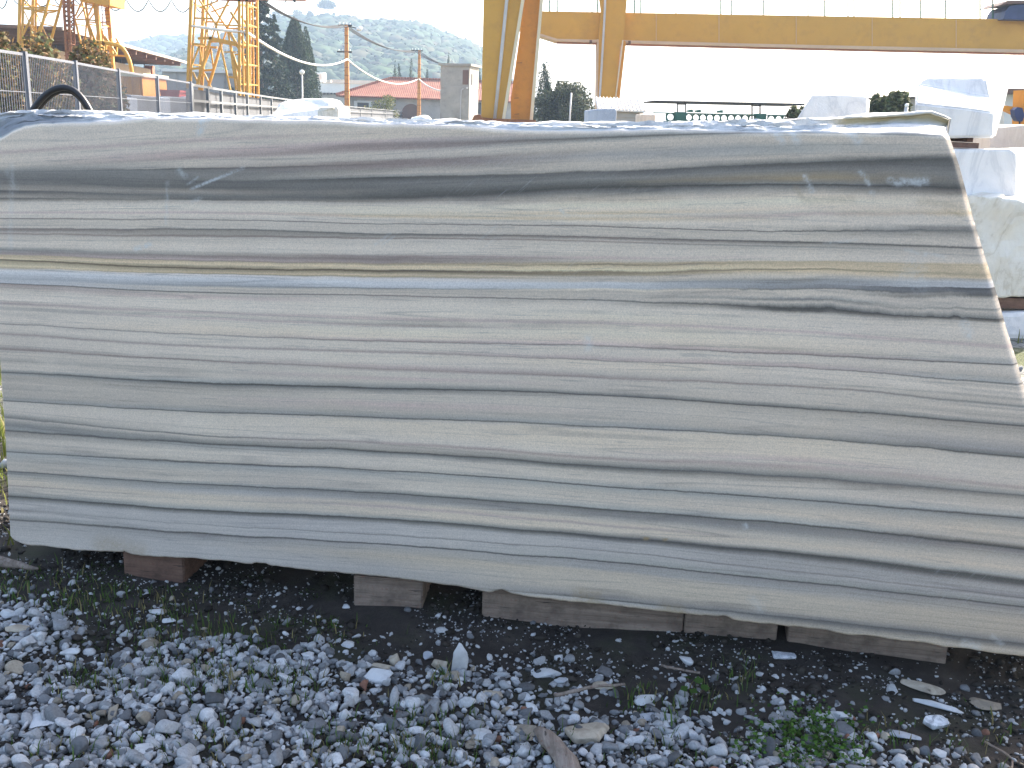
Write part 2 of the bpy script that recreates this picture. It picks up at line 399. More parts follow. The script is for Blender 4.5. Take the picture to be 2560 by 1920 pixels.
PROF = [  # brightness along six vertical lines: "y value tint"
 "319.68n 369.68n 377.55p 385.64n 393.67n 410.58n 425.48k 432.46k 454.44k 470.50n 478.40k 488.52n 497.40k 501.48n 507.64n 519.70n 528.68n 532.58p 536.67n 543.66n 547.42p 552.60n 566.62n 573.44p 578.55n 585.48p 591.58n 607.68n 617.62n 624.49k 637.51p 640.54y 645.66y 652.38y 658.50y 667.68y 671.60y 675.70c 682.72b 690.64b 698.56b 706.64b 711.42k 715.50p 726.60n 736.68n 752.70n 761.52p 766.64n 786.66n 803.68n 809.60n 812.47p 818.64n 826.66n 834.58n 838.50p 844.62n 866.60n 877.47p 884.58n 890.60n 906.58n 926.60n 931.48k 934.37k 939.50k 943.53n 961.56n 993.53n 1002.50k 1005.39k 1009.58n 1017.62n 1034.60n 1048.45k 1053.57n 1062.47k 1070.50k 1079.38k 1085.50n 1102.60n 1120.56n 1128.5k 1131.38k 1136.53k 1163.56n 1176.54n 1181.39k 1186.49k 1203.59w 1212.57w 1216.49p 1221.58n 1228.60n 1236.48k 1243.36k 1250.45k 1258.55c 1270.55c 1277.50c 1286.56c 1297.48k 1301.39k 1308.52c 1322.53c 1360.57c",
 "300.66n 340.67n 350.55p 358.64n 366.66n 380.57p 394.52p 400.60n 404.61n 413.57n 421.39k 428.46k 440.46k 450.44k 469.41k 479.50n 488.46k 499.41k 504.54n 509.64n 516.71n 527.69n 532.58p 537.70n 545.64n 549.45p 554.64n 566.60n 573.42k 579.50n 586.50n 590.46p 595.60n 606.62n 613.69n 626.66n 632.52n 640.47p 645.54p 652.48p 655.58y 660.66y 667.46y 671.36y 676.50y 681.56y 684.47y 687.70c 698.69b 708.56b 714.50b 719.62n 726.58n 731.38k 735.58n 743.58p 751.69n 770.70n 776.66n 780.56p 785.63n 791.62n 795.57p 800.68n 820.68w 831.64w 836.49p 841.65n 850.68n 861.64n 866.51p 871.67n 880.67n 893.60n 901.47p 908.59n 914.61n 929.57n 939.61n 948.52k 957.32k 963.45k 970.52n 987.56n 1011.55n 1024.50k 1029.36k 1033.57n 1040.62n 1060.65n 1080.61n 1088.44k 1093.58n 1100.46k 1108.37k 1114.50k 1130.64n 1146.58n 1156.35k 1162.52k 1182.58n 1190.54n 1202.60n 1206.52k 1210.36k 1215.48k 1228.54c 1240.60w 1258.62w 1268.53k 1275.34k 1281.42k 1287.53c 1300.55c 1308.54c 1311.49c 1315.56c 1326.54c 1333.34k 1340.49c 1357.54c 1380.55c 1430.56c",
 "308.60n 320.66w 343.65w 350.58p 360.48p 372.50p 380.60n 387.63n 396.57n 403.46p 416.48p 426.52n 434.57n 439.48k 443.36k 457.45k 472.43k 485.40k 494.38k 502.48n 510.60n 516.70w 532.70w 540.58y 546.68n 555.62n 559.42p 563.60n 576.62n 581.58n 584.40k 588.52n 595.45p 600.62n 613.66n 626.68n 634.62n 640.48p 647.46p 655.48p 660.50y 665.66y 670.64y 675.38y 681.42y 687.62y 692.50y 696.70c 707.71b 717.63b 721.46b 726.55n 734.60n 740.46p 746.58n 758.68n 790.68n 798.57p 804.63n 810.60n 814.51p 819.66n 831.70w 845.68w 850.54p 854.46p 860.65n 874.65n 881.50p 886.66n 907.67n 918.54p 923.50p 930.62n 938.62n 945.56p 953.60n 962.48k 970.32k 976.46k 984.57n 998.60n 1010.56p 1029.54n 1040.49k 1045.36k 1050.56n 1058.64w 1080.66w 1102.65n 1109.52p 1114.55n 1122.51n 1131.36k 1138.48k 1146.61n 1160.64n 1173.57n 1179.36k 1184.52k 1204.60n 1224.62n 1231.48k 1235.34k 1240.47k 1250.50c 1261.59w 1269.55p 1275.61w 1288.60w 1294.50k 1299.36k 1307.44k 1313.55c 1330.57c 1340.47c 1344.56c 1356.54c 1363.36k 1368.52c 1392.54w 1425.53c 1440.52c 1475.55w",
 "322.66n 328.62n 335.52k 344.41k 352.50k 357.62n 372.56n 388.52c 410.58n 420.54n 430.42k 447.47k 457.42k 469.36k 482.46k 491.52n 501.63w 513.71w 526.68w 534.60y 539.67n 548.60y 555.68n 561.58n 566.40p 571.60n 585.58n 590.52n 593.42p 598.57n 604.48p 611.60n 626.64n 639.62n 645.55p 651.60n 656.52y 662.42y 669.58y 676.69y 681.46y 688.48y 694.58n 703.57n 708.66b 720.60b 724.70w 729.54n 736.58n 744.58n 751.42k 756.57n 767.68n 789.70w 801.66w 807.54p 812.66w 830.70w 848.67w 858.62p 864.47p 870.65n 886.65n 897.55p 901.47p 906.66w 918.68w 933.58n 944.49p 951.59n 966.59n 978.55n 983.46k 987.34k 992.54n 1004.58n 1020.60n 1047.57n 1060.52k 1066.38k 1071.60n 1080.64w 1111.65w 1138.63n 1146.50p 1151.56n 1160.46k 1166.38k 1174.43k 1181.56n 1200.61n 1208.53k 1215.34k 1220.52k 1235.58n 1252.60n 1264.53k 1273.33k 1278.45k 1288.48c 1300.57n 1308.60w 1313.52p 1318.61w 1328.62w 1335.46k 1341.36k 1347.40k 1356.54c 1371.54c 1377.47c 1382.54c 1397.52k 1404.34k 1409.50c 1423.51c 1430.55w 1445.57w 1475.55w 1490.48c 1499.38k 1504.54c 1512.55w",
 "322.60n 327.50k 331.42k 337.60n 350.60n 363.52k 378.53k 391.56n 400.45k 408.38k 425.46k 444.48y 454.47k 460.34k 469.45k 479.55n 488.66w 501.71w 519.68w 528.62n 535.55p 543.65n 560.66n 571.58n 578.38k 583.58n 598.60n 605.38k 610.53n 617.48k 624.58n 639.66n 651.67n 654.54y 664.56y 668.62y 673.46y 679.60y 692.63n 700.47k 711.50b 718.48b 723.38k 728.60n 742.64n 748.50k 751.46k 757.60n 766.46k 772.36k 778.38k 785.57n 794.66n 824.68n 830.58p 836.67n 856.69w 876.62w 882.52p 887.44p 893.62n 904.64n 914.54p 919.46p 924.64n 936.66n 956.60n 966.47p 974.59n 990.60n 1010.57n 1016.46k 1021.34k 1027.52n 1040.56n 1060.58n 1083.53n 1090.48k 1094.38k 1100.59w 1108.63w 1138.65w 1151.56p 1158.61n 1166.53p 1178.53n 1186.47k 1193.41k 1203.50n 1216.60n 1232.60n 1243.51k 1250.35k 1255.51k 1270.56n 1288.61w 1303.54k 1312.33k 1318.45k 1332.48c 1348.56n 1360.59w 1374.57n 1380.42k 1385.34k 1394.40k 1403.51c 1424.52c 1430.47c 1436.53c 1448.50k 1455.35k 1461.48c 1475.51c 1492.55w 1530.54w 1540.47c 1546.40k 1556.44c 1566.53w 1585.56w",
 "330.55k 339.42k 347.58n 363.60n 381.56n 391.43k 397.38k 416.42k 435.46k 457.42k 469.36k 482.46n 494.60w 507.67w 519.67w 535.58y 545.66n 562.65n 572.47k 582.44k 590.51n 600.60n 611.58n 618.38k 624.55n 639.60n 654.65n 660.58y 676.59y 684.52y 692.61y 698.53n 706.64b 715.60b 720.38b 731.42b 742.40k 748.58n 764.64n 773.46k 781.59n 790.47k 795.36k 801.50n 812.63n 838.67n 858.62n 866.55p 874.65n 890.66n 904.53k 911.38k 917.60n 930.62n 940.56n 952.53k 958.42k 964.63n 978.66n 1000.55n 1010.46k 1018.58n 1026.59n 1032.54n 1046.58n 1053.48k 1058.36k 1065.50n 1090.56n 1121.50c 1131.44k 1137.36k 1145.56n 1158.60n 1178.63n 1206.60n 1212.52p 1219.55n 1227.49k 1233.42k 1245.52n 1268.60n 1282.53k 1291.36k 1299.49k 1329.59w 1352.54n 1365.34k 1373.45c 1396.54n 1417.58w 1435.52k 1443.37k 1453.39k 1464.50c 1481.52c 1487.46c 1493.52c 1503.48k 1510.36k 1517.48c 1546.53w 1580.52w 1594.46c 1603.38k 1613.43c 1623.53w 1655.56w"]
GAIN = (1.97, 1.64, 1.35)
def parse_prof(i):
    out = []
    xs = [60, 500, 1000, 1500, 2000]
    toks = []
    for tok in PROF[i].split():
        yv, bv = tok[:-1].split('.'); toks.append([float(yv), float('0.' + bv), tok[-1]])
    # veins are sharp: pull the tones next to a dark line in towards it
    ys0 = [q[0] for q in toks]
    for k in range(1, len(toks) - 1):
        if toks[k][1] < toks[k - 1][1] - 0.05 and toks[k][1] < toks[k + 1][1] - 0.03 and toks[k][1] < 0.5:
            for m_, f_ in ((k - 1, 0.45), (k + 1, 0.6)):
                if abs(ys0[m_] - ys0[k]) < 11: toks[m_][0] = ys0[k] + (ys0[m_] - ys0[k]) * f_
            if k + 2 < len(toks) and toks[k + 2][0] <= toks[k + 1][0]: toks[k + 2][0] = toks[k + 1][0] + 1
    for yv, b_, t in toks:
        b_ = float(np.interp(b_, [0.3, 0.36, 0.42, 0.46, 0.50, 0.54, 0.58, 0.62, 0.66, 0.72], [0.22, 0.28, 0.38, 0.445, 0.525, 0.595, 0.632, 0.658, 0.68, 0.72]))
        x = xs[i] if i < 5 else (X6U if yv < 800 else X6L)
        c = lin(tuple(min(1, b_ * k) for k in TINT[t]))
        out.append((float(strat([x], [yv])[0]), tuple(min(0.9, v * g_) for v, g_ in zip(c, GAIN))))
    out.sort(key=lambda q: q[0])
    return out

def striped_mat():
    m, n, l, b = mat_new('striped_marble')
    aS = nd(n, 'ShaderNodeAttribute', attribute_name='strat').outputs['Fac']
    aT = nd(n, 'ShaderNodeAttribute', attribute_name='station').outputs['Fac']
    aR = nd(n, 'ShaderNodeAttribute', attribute_name='rough').outputs['Fac']
    aO = nd(n, 'ShaderNodeAttribute', attribute_name='ochre').outputs['Fac']
    aK = nd(n, 'ShaderNodeAttribute', attribute_name='scuff').outputs['Fac']
    aD = nd(n, 'ShaderNodeAttribute', attribute_name='stain').outputs['Fac']
    geo = n.new('ShaderNodeNewGeometry'); pos = geo.outputs['Position']
    # bedding wobble and thin discontinuous streaks, both in bedding coordinates
    comb = n.new('ShaderNodeCombineXYZ'); l.new(aT, comb.inputs[0]); l.new(aS, comb.inputs[1])
    def bed(sx, sy, off=0.0):
        mp = n.new('ShaderNodeMapping'); mp.inputs['Scale'].default_value = (sx, sy, 1); mp.inputs['Location'].default_value = (off, off, off)
        l.new(comb.outputs[0], mp.inputs[0]); return mp.outputs[0]
    w1 = noise_t(n, l, bed(2.2, 6, 3.1), 1.0, 4, 0.55)
    w2 = noise_t(n, l, bed(22, 60, 8.2), 1.0, 5, 0.7)
    wob = mth(n, l, 'ADD', mth(n, l, 'MULTIPLY', mth(n, l, 'SUBTRACT', w1, 0.5), 0.008), mth(n, l, 'MULTIPLY', mth(n, l, 'SUBTRACT', w2, 0.5), 0.0034))
    s = mth(n, l, 'ADD', aS, wob)
    cols = []
    for i in range(6):
        st = parse_prof(i)
        if i == 5: st = st
        chunk = 28; parts = []
        k = 0
        while k < len(st) - 1:
            seg = st[k:k + chunk + 1]; parts.append(seg); k += chunk
        col = None
        for seg in parts:
            a, z = seg[0][0], seg[-1][0]
            mr = n.new('ShaderNodeMapRange'); l.new(s, mr.inputs[0]); mr.inputs[1].default_value = a; mr.inputs[2].default_value = max(z, a + 1e-4)
            rc = ramp(n, l, mr.outputs[0], [((q[0] - a) / max(z - a, 1e-4), q[1]) for q in seg])
            if col is None: col = rc
            else: col = mixc(n, l, mth(n, l, 'GREATER_THAN', s, a), col, rc)
        cols.append(col)
    T = mth(n, l, 'ADD', aT, mth(n, l, 'MULTIPLY', mth(n, l, 'SUBTRACT', noise_t(n, l, bed(3, 40, 1.7), 1.0, 4, 0.6), 0.5), 0.9))
    c = cols[0]
    for i in range(1, 6):
        c = mixc(n, l, mth(n, l, 'SUBTRACT', T, float(i - 1)), c, cols[i])
    # wispy streaks
    t1 = noise_t(n, l, bed(2.5, 210, 5.0), 1.0, 6, 0.7)
    c = mixc(n, l, 1.0, c, ramp(n, l, t1, [(0.28, 0.78), (0.42, 0.96), (0.55, 1.0), (0.66, 1.06), (0.75, 1.14)]), 'MULTIPLY')
    t2 = noise_t(n, l, bed(2.2, 130, 11.0), 1.0, 4, 0.65)
    c = mixc(n, l, ramp(n, l, t2, [(0.62, 0), (0.66, 0.3), (0.74, 0.16)]), c, (0.2, 0.185, 0.19))
    # hairline beds: contour lines of noise stretched along the bedding
    for sx_, sy_, of_, am_ in ((0.3, 30, 21.0, 0.34), (0.4, 52, 31.0, 0.22)):
        hn = noise_t(n, l, bed(sx_, sy_, of_), 1.0, 1, 0.4)
        hl = ramp(n, l, mth(n, l, 'ABSOLUTE', mth(n, l, 'SUBTRACT', hn, 0.5)), [(0.0, am_), (0.007, am_ * 0.5), (0.018, 0)])
        hm = ramp(n, l, noise_t(n, l, bed(2.1, 9, of_ + 5), 1.0, 3, 0.6), [(0.38, 0), (0.6, 1)])
        c = mixc(n, l, mth(n, l, 'MULTIPLY', hl, hm), c, (0.13, 0.115, 0.115))
    # cloudiness, crystalline grain
    cl = noise_t(n, l, pos, 1.7, 5, 0.6)
    c = mixc(n, l, 1.0, c, ramp(n, l, cl, [(0.3, (0.95, 0.95, 0.97)), (0.7, (1.05, 1.04, 1.02))]), 'MULTIPLY')
    g = noise_t(n, l, pos, 260, 4, 0.75)
    c = mixc(n, l, 1.0, c, ramp(n, l, g, [(0.3, 0.80), (0.7, 1.18)]), 'MULTIPLY')
    # saw marks: fine slanting lines in a broad patch
    sp = n.new('ShaderNodeSeparateXYZ'); l.new(pos, sp.inputs[0])
    di = mth(n, l, 'SUBTRACT', mth(n, l, 'MULTIPLY', sp.outputs[0], 1.0), mth(n, l, 'MULTIPLY', sp.outputs[2], 0.62))
    bend = mth(n, l, 'MULTIPLY', mth(n, l, 'POWER', mth(n, l, 'ABSOLUTE', mth(n, l, 'SUBTRACT', sp.outputs[2], 0.1)), 2.0), 0.2)
    cm2 = n.new('ShaderNodeCombineXYZ'); l.new(mth(n, l, 'MULTIPLY', mth(n, l, 'SUBTRACT', di, bend), 170.0), cm2.inputs[0]); l.new(mth(n, l, 'MULTIPLY', sp.outputs[2], 14.0), cm2.inputs[1])
    sm = noise_t(n, l, cm2.outputs[0], 1.0, 2, 0.6)
    patch = noise_t(n, l, pos, 1.1, 2, 0.5)
    smk = mth(n, l, 'MULTIPLY', ramp(n, l, sm, [(0.6, 0), (0.74, 0.16)]), ramp(n, l, patch, [(0.45, 0), (0.65, 1)]))
    c = mixc(n, l, smk, c, (0.72, 0.72, 0.7))
    # scuffs and white scratches, ochre/rust stains
    sn = noise_t(n, l, pos, 70, 4, 0.75)
    c = mixc(n, l, mth(n, l, 'MULTIPLY', aK, ramp(n, l, sn, [(0.36, 0.05), (0.6, 0.75)])), c, (0.72, 0.72, 0.69))
    c = mixc(n, l, mth(n, l, 'MULTIPLY', aD, ramp(n, l, sn, [(0.3, 0.2), (0.6, 0.9)])), c, (0.36, 0.25, 0.12))
    # broken stone on the top and edges
    rk = noise_t(n, l, pos, 14, 7, 0.7)
    rc = ramp(n, l, rk, [(0.3, (0.26, 0.27, 0.29)), (0.45, (0.52, 0.52, 0.52)), (0.7, (0.68, 0.67, 0.65))])
    rc = mixc(n, l, aO, rc, (0.36, 0.29, 0.16))
    rc = mixc(n, l, mth(n, l, 'MULTIPLY', mth(n, l, 'MULTIPLY', aO, -1.0), 0.75), rc, (0.16, 0.17, 0.19))  # negative values: dark rock of the left break, its shade in the colour too
    c = mixc(n, l, aR, c, rc)
    l.new(c, b.inputs['Base Color'])
    b.inputs['Roughness'].default_value = 0.72
    b.inputs['Specular IOR Level'].default_value = 0.3
    hh = mth(n, l, 'ADD', mth(n, l, 'MULTIPLY', sm, 0.25), mth(n, l, 'MULTIPLY', g, 0.4))
    hh = mth(n, l, 'ADD', hh, mth(n, l, 'MULTIPLY', mth(n, l, 'MULTIPLY', rk, aR), 8.0))
    bump(n, l, hh, b, 0.25, 0.003)
    return m
M['striped'] = striped_mat()

# face plane of the block
BZ = 0.10
BLp, BRp = onz(30, 1345, BZ), onz(2495, 1635, BZ)
e_u = (BRp - BLp); e_u.z = 0; e_u.normalize()
e_n = Vector((e_u.y, -e_u.x, 0))               # towards the camera
def on_face(x, y, back=0.0):
    d = ray(x, y); o = BLp - e_n * back
    t = (o - CAM).dot(e_n) / d.dot(e_n)
    p = CAM + d * t
    return (p - BLp).dot(e_u), p.z
def face_pt(u, z, back=0.0):
    return BLp + e_u * u + Vector((0, 0, z - BZ)) - e_n * back

def build_block():
    NU, NV = 420, 400
    TH = 0.85
    bot = [(-60,1330),(18,1325),(24,1340),(34,1352),(55,1362),(100,1368),(200,1377),(310,1382),(330,1388),(420,1393),(500,1398),(700,1418),(884,1438),(1000,1447),(1100,1462),(1204,1478),(1350,1497),(1500,1512),(1700,1536),(1850,1554),(2000,1571),(2250,1603),(2380,1621),(2495,1635),(2640,1654),(2800,1672)]
    topf = [(-60,352),(0,345),(30,328),(60,316),(100,311),(150,308),(300,300),(480,295),(600,297),(700,301),(800,304),(1000,309),(1150,316),(1280,322),(1400,322),(1600,323),(1750,325),(1900,326),(2000,328),(2150,331),(2300,336),(2385,340)]
    tops = [(-60,300),(0,289),(35,278),(80,276),(170,275),(240,278),(400,283),(480,287),(600,290),(700,294),(800,297),(1000,299),(1280,306),(1600,306),(1800,303),(1950,298),(2100,293),(2200,288),(2280,283),(2330,277),(2363,289),(2385,300)]
    left = [(-38,275),(-30,345),(-18,600),(0,900),(14,1120),(26,1330),(27,1400)]
    right = [(2355,270),(2364,292),(2376,333),(2403,414),(2438,544),(2472,656),(2498,739),(2520,817),(2550,912),(2560,951),(2640,1210),(2700,1400),(2785,1680)]
    uz = lambda L, bk=0.0: np.array([on_face(x, y, bk) for x, y in L])
    B, T, L_, R_ = uz(bot), uz(topf), uz(left), uz(right)
    a = np.linspace(0, 1, NU)[None, :].repeat(NV, 0)
    bb = np.linspace(0, 1, NV)[:, None].repeat(NU, 1)
    # chipped arrises
    U1 = np.linspace(-0.5, 4.5, 4000)
    jag = np.array([fbm((u_ * 14, 3.3, 0), 6) * 0.0045 - max(0, fbm((u_ * 6.3, 9.1, 0), 5) - 0.38) * 0.03 for u_ in U1])
    jagt = np.array([fbm((u_ * 5, 7.7, 2), 5) * 0.007 for u_ in U1])
    z = 0.1 + 1.4 * bb; u = 3 * a
    for _ in range(6):
        ul = np.interp(-z, -L_[:, 1], L_[:, 0]); ur = np.interp(-z, -R_[:, 1], R_[:, 0])
        u = ul + (ur - ul) * a
        zb = np.interp(u, B[:, 0], B[:, 1]) - np.interp(u, U1, jag); zt = np.interp(u, T[:, 0], T[:, 1]) + np.interp(u, U1, jagt)
        z = zb + (zt - zb) * bb
    base = np.array(BLp); eu = np.array(e_u); en = np.array(e_n)
    def P(u_, z_, back):
        return base + u_[..., None] * eu + (z_ - BZ)[..., None] * np.array([0, 0, 1.0]) - back[..., None] * en
    # gentle saw-cut unevenness and rounded lower arris
    back = 0.0015 * np.sin(u * 7 + z * 3) + 0.001 * np.sin(u * 23 - z * 11)
    dist_b = z - zb
    back += 0.004 * np.clip(1 - dist_b / 0.006, 0, 1) ** 2
    back += 0.012 * np.clip(1 - (zt - z) / 0.010, 0, 1) ** 2
    du_r = (np.interp(-z, -R_[:, 1], R_[:, 0]) - u)
    back += 0.024 * np.clip(1 - du_r / 0.019, 0, 1)
    Pf = P(u, z, back)
    px, py = proj_np(P(u, z, back * 0).reshape(-1, 3))
    s = strat(px, py); stn = np.interp(px, [60, 500, 1000, 1500, 2000, 2430], [0, 1, 2, 3, 4, 5])
    rough = (np.clip(1 - (zt - z) / 0.004, 0, 1) * 0.8).ravel()
    # scuffs: segments in face pixels (x0,y0,x1,y1,width,strength)
    SCF = [(478,472,608,420,4,1),(495,442,470,460,3,.5),(418,455,414,560,4,.45),(448,428,460,440,9,.6),(30,410,26,620,7,.35),(20,430,40,470,9,.3),(340,622,372,612,7,.8),(505,290,499,332,9,1),(520,295,508,318,8,.7),
           (480,505,500,495,5,.6),(2012,440,2020,452,6,.9),(2022,463,2030,478,6,.9),(2150,430,2164,442,6,.7),(2165,448,2174,462,6,.7),(2178,480,2186,486,6,.6),(2225,450,2300,458,9,.8),(2240,455,2315,452,11,.9),(1940,330,1955,352,11,.9),(1975,300,1990,350,14,.8),(2120,320,2145,350,14,.8),
           (2265,625,2320,640,5,.5),(2310,632,2360,642,5,.5),(2060,610,2140,600,4,.45),(2285,665,2296,705,30,.35),(2250,690,2300,700,16,.3),(1470,850,1472,868,13,.55),(2410,810,2422,835,14,.6),(1864,1312,1866,1320,6,.8),(940,610,975,585,4,.5),(955,612,985,590,3,.4),(1200,600,1240,565,3,.3),(1400,525,1420,540,4,.6),
           (1880,1500,1900,1520,14,.35),(2415,1612,2440,1620,16,.5),(2480,1590,2505,1610,8,.4)]
    scuff = np.zeros(len(px))
    for x0, y0, x1, y1, wd, k in SCF:
        dx, dy = x1 - x0, y1 - y0
        t = np.clip(((px - x0) * dx + (py - y0) * dy) / (dx * dx + dy * dy), 0, 1)
        d = np.hypot(px - x0 - t * dx, py - y0 - t * dy)
        scuff = np.maximum(scuff, k * np.clip(1.3 - d / wd, 0, 1))
    stain = np.zeros(len(px))
    for x0, y0, x1, y1, wd, k in [(1380,505,1700,498,14,.16),(1990,470,2010,500,8,.35),(2010,500,2130,498,9,.35),(2300,505,2400,515,10,.35),(2360,520,2400,540,5,.4),(1940,450,2000,448,5,.4),(2040,435,2130,440,12,.18),(1450,1490,1490,1510,22,.5),(1660,1520,1700,1530,18,.5),(1440,1485,1500,1484,8,.4),(255,1362,350,1380,26,.4),(1612,1347,1617,1347,5,1.3),(1661,1349,1665,1349,4,1.3),(1985,1570,2000,1590,10,.4)]:
        dx, dy = x1 - x0, y1 - y0
        t = np.clip(((px - x0) * dx + (py - y0) * dy) / (dx * dx + dy * dy), 0, 1)
        d = np.hypot(px - x0 - t * dx, py - y0 - t * dy)
        stain = np.maximum(stain, k * np.clip(1.3 - d / wd, 0, 1))
    V = [Pf.reshape(-1, 3)]
    at_ = {'strat': [s], 'station': [stn], 'rough': [rough], 'ochre': [np.zeros(len(px))], 'scuff': [scuff], 'stain': [stain]}
    idx = np.arange(NU * NV).reshape(NV, NU)
    faces = [np.stack([idx[:-1, :-1], idx[:-1, 1:], idx[1:, 1:], idx[1:, :-1]], -1).reshape(-1, 4)]
    # broken top: bevel rows up to the skyline, then across the top to the back
    NB, NT = 22, 24
    uf, zf, bf = u[-1], z[-1], back[-1]
    pxt, pyt = px.reshape(NV, NU)[-1], py.reshape(NV, NU)[-1]
    Tt = np.array(tops, float)
    rows = []
    dep = 0.12 + 0.03 * np.sin(uf * 2.3) + 0.05 * np.clip((pxt - 1900) / 400, 0, 1) + 0.05 * np.clip((200 - pxt) / 200, 0, 1)
    ytop = np.interp(pxt, Tt[:, 0], Tt[:, 1])
    ztop = np.array([on_face(x_, y_, d_)[1] for x_, y_, d_ in zip(pxt, ytop, dep)])
    utop = np.array([on_face(x_, y_, d_)[0] for x_, y_, d_ in zip(pxt, ytop, dep)])
    och_all, rk_all = [], []
    for k in range(1, NB + NT + 1):
        if k <= NB:
            t = k / NB
            step = np.array([fbm((u_ * 3.0, 1.2, t * 2.0), 4) for u_ in uf])
            th = np.clip(t + 0.22 * step * math.sin(math.pi * t), 0, 1)      # broken, stepped profile
            th = th ** (0.8)
            bt = np.full(NU, t ** 1.1)
            # raised broken bed with an upright face at the right end, rough upright break at the left end
            kr = np.clip((pxt - 2040) / 80, 0, 1); kl = np.clip((260 - pxt) / 120, 0, 1)
            thr = np.interp(t, [0, .5, .56, .78, 1], [0, .42, .46, .97, 1]); btr = np.interp(t, [0, .5, .56, .78, 1], [0, .8, .82, .87, 1])
            thl = np.interp(t, [0, .6, 1], [0, .88, 1]); btl = np.interp(t, [0, .6, 1], [0, .3, 1])
            th = th * (1 - kr) * (1 - kl) + kr * thr + kl * thl; bt = bt * (1 - kr) * (1 - kl) + kr * btr + kl * btl
            bk = bf + (dep - bf) * bt
            zz = zf + (ztop - zf) * th
            uu = uf + (utop - uf) * t
            amp = 0.017 * math.sin(math.pi * min(1, t)) * (1 - 0.45 * kr)
            n1 = np.array([(fbm((u_ * 4.5, t * 9.0, 0.3), 6) * 0.75 + 0.35 * fbm((u_ * 30, t * 16.0, 4.3), 4)) for u_ in uf])
            zz = zz + n1 * amp; bk = bk + np.array([fbm((u_ * 5, t * 9.0, 6.3), 5) for u_ in uf]) * amp * 1.2
            och = kr * np.clip(1.6 - abs(t - 0.67) / 0.09, 0, 1) - kl * np.clip(1.5 - t / 0.5, 0, 1)  # ochre on right riser; negative paints the left break's dark rock and shade
            rows_dk = 1.0
        else:
            t = (k - NB) / NT
            bk = dep + (TH - dep) * t
            uu = utop * (1 - t) + (uf + (utop - uf)) * t
            n1 = np.array([fbm((u_ * 5, bk_ * 9, 2.3), 5) for u_, bk_ in zip(uf, bk)])
            zz = ztop + n1 * 0.013 * min(1, 4 * t) - 0.008 * t
            och = np.zeros(NU)
        rows.append(P(uu, zz, bk)); och_all.append(och); rk_all.append(np.ones(NU))
    Tp = np.stack(rows)
    off = NU * NV
    V.append(Tp.reshape(-1, 3))
    n_t = (NB + NT) * NU
    at_['strat'].append(np.zeros(n_t)); at_['station'].append(np.tile(stn.reshape(NV, NU)[-1], NB + NT))
    at_['rough'].append(np.ones(n_t)); at_['ochre'].append(np.concatenate(och_all)); at_['scuff'].append(np.zeros(n_t)); at_['stain'].append(np.zeros(n_t))
    ti = off + np.arange(n_t).reshape(-1, NU)
    ti = np.vstack([idx[-1][None, :], ti])
    faces.append(np.stack([ti[:-1, :-1], ti[:-1, 1:], ti[1:, 1:], ti[1:, :-1]], -1).reshape(-1, 4))
    # back, bottom and the two ends (closed body)
    off += n_t
    NVs = 40
    sel = np.linspace(0, NV - 1, NVs).astype(int)
    bk_ = np.full((NVs, NU), TH)
    ub, zb_ = u[sel], z[sel].copy()
    zb_ = zb_ + (Tp[-1][:, 2] - zb_[-1])[None, :] * np.linspace(0, 1, NVs)[:, None]
    ub = ub + ((Tp[-1] - base) @ eu - ub[-1])[None, :] * np.linspace(0, 1, NVs)[:, None] ** 4
    Pb = P(ub, zb_, bk_)
    V.append(Pb.reshape(-1, 3)); nb = NVs * NU
    at_['strat'].append(s.reshape(NV, NU)[sel].ravel()); at_['station'].append(stn.reshape(NV, NU)[sel].ravel())
    at_['rough'].append(np.full(nb, 0.3))
    for q in ('ochre', 'scuff', 'stain'): at_[q].append(np.zeros(nb))
    bi = off + np.arange(nb).reshape(NVs, NU)
    faces.append(np.stack([bi[:-1, :-1], bi[1:, :-1], bi[1:, 1:], bi[:-1, 1:]], -1).reshape(-1, 4))
    faces.append(np.stack([bi[-1, :-1], ti[-1, :-1], ti[-1, 1:], bi[-1, 1:]], -1)[:, ::-1])
    faces.append(np.stack([idx[0, :-1], bi[0, :-1], bi[0, 1:], idx[0, 1:]], -1))
    for c_, flip in ((0, False), (NU - 1, True)):
        q = np.stack([idx[sel[:-1], c_], idx[sel[1:], c_], bi[1:, c_], bi[:-1, c_]], -1)
        faces.append(q[:, ::-1] if flip else q)
        # cap between the top strip and the end
        loop = list(ti[:, c_])
        loop.append(bi[-1, c_])
        fan = [(loop[0], loop[k], loop[k + 1], loop[k + 2]) for k in range(1, len(loop) - 2, 2)]
        fan = np.array(fan)
        faces.append(fan if flip else fan[:, ::-1])
    Fc = np.vstack(faces)
    o = mk_np('marble_block', np.vstack(V), Fc, M['striped'], None, True, None, {k: np.concatenate(v) for k, v in at_.items()})
    sm_ = np.ones(len(o.data.polygons), dtype=bool)
    n0_ = len(faces[0]); sm_[n0_:n0_ + len(faces[1])] = False
    o.data.polygons.foreach_set('use_smooth', sm_)
    tag(o, 'huge sawn marble block with wavy grey stripes lying across the whole view', 'block')
    return o
build_block()
def gz(x, y):
    """ground height"""
    d = max(0.0, 1 - max(abs(x) / 5.0, abs(y - 3) / 5.0))
    return 0.022 * fbm((x, y, 0.4), 4, 1.6) * min(1, d * 3)
def slab_y(x):
    return BLp.y + (x - BLp.x) * e_u.y / e_u.x

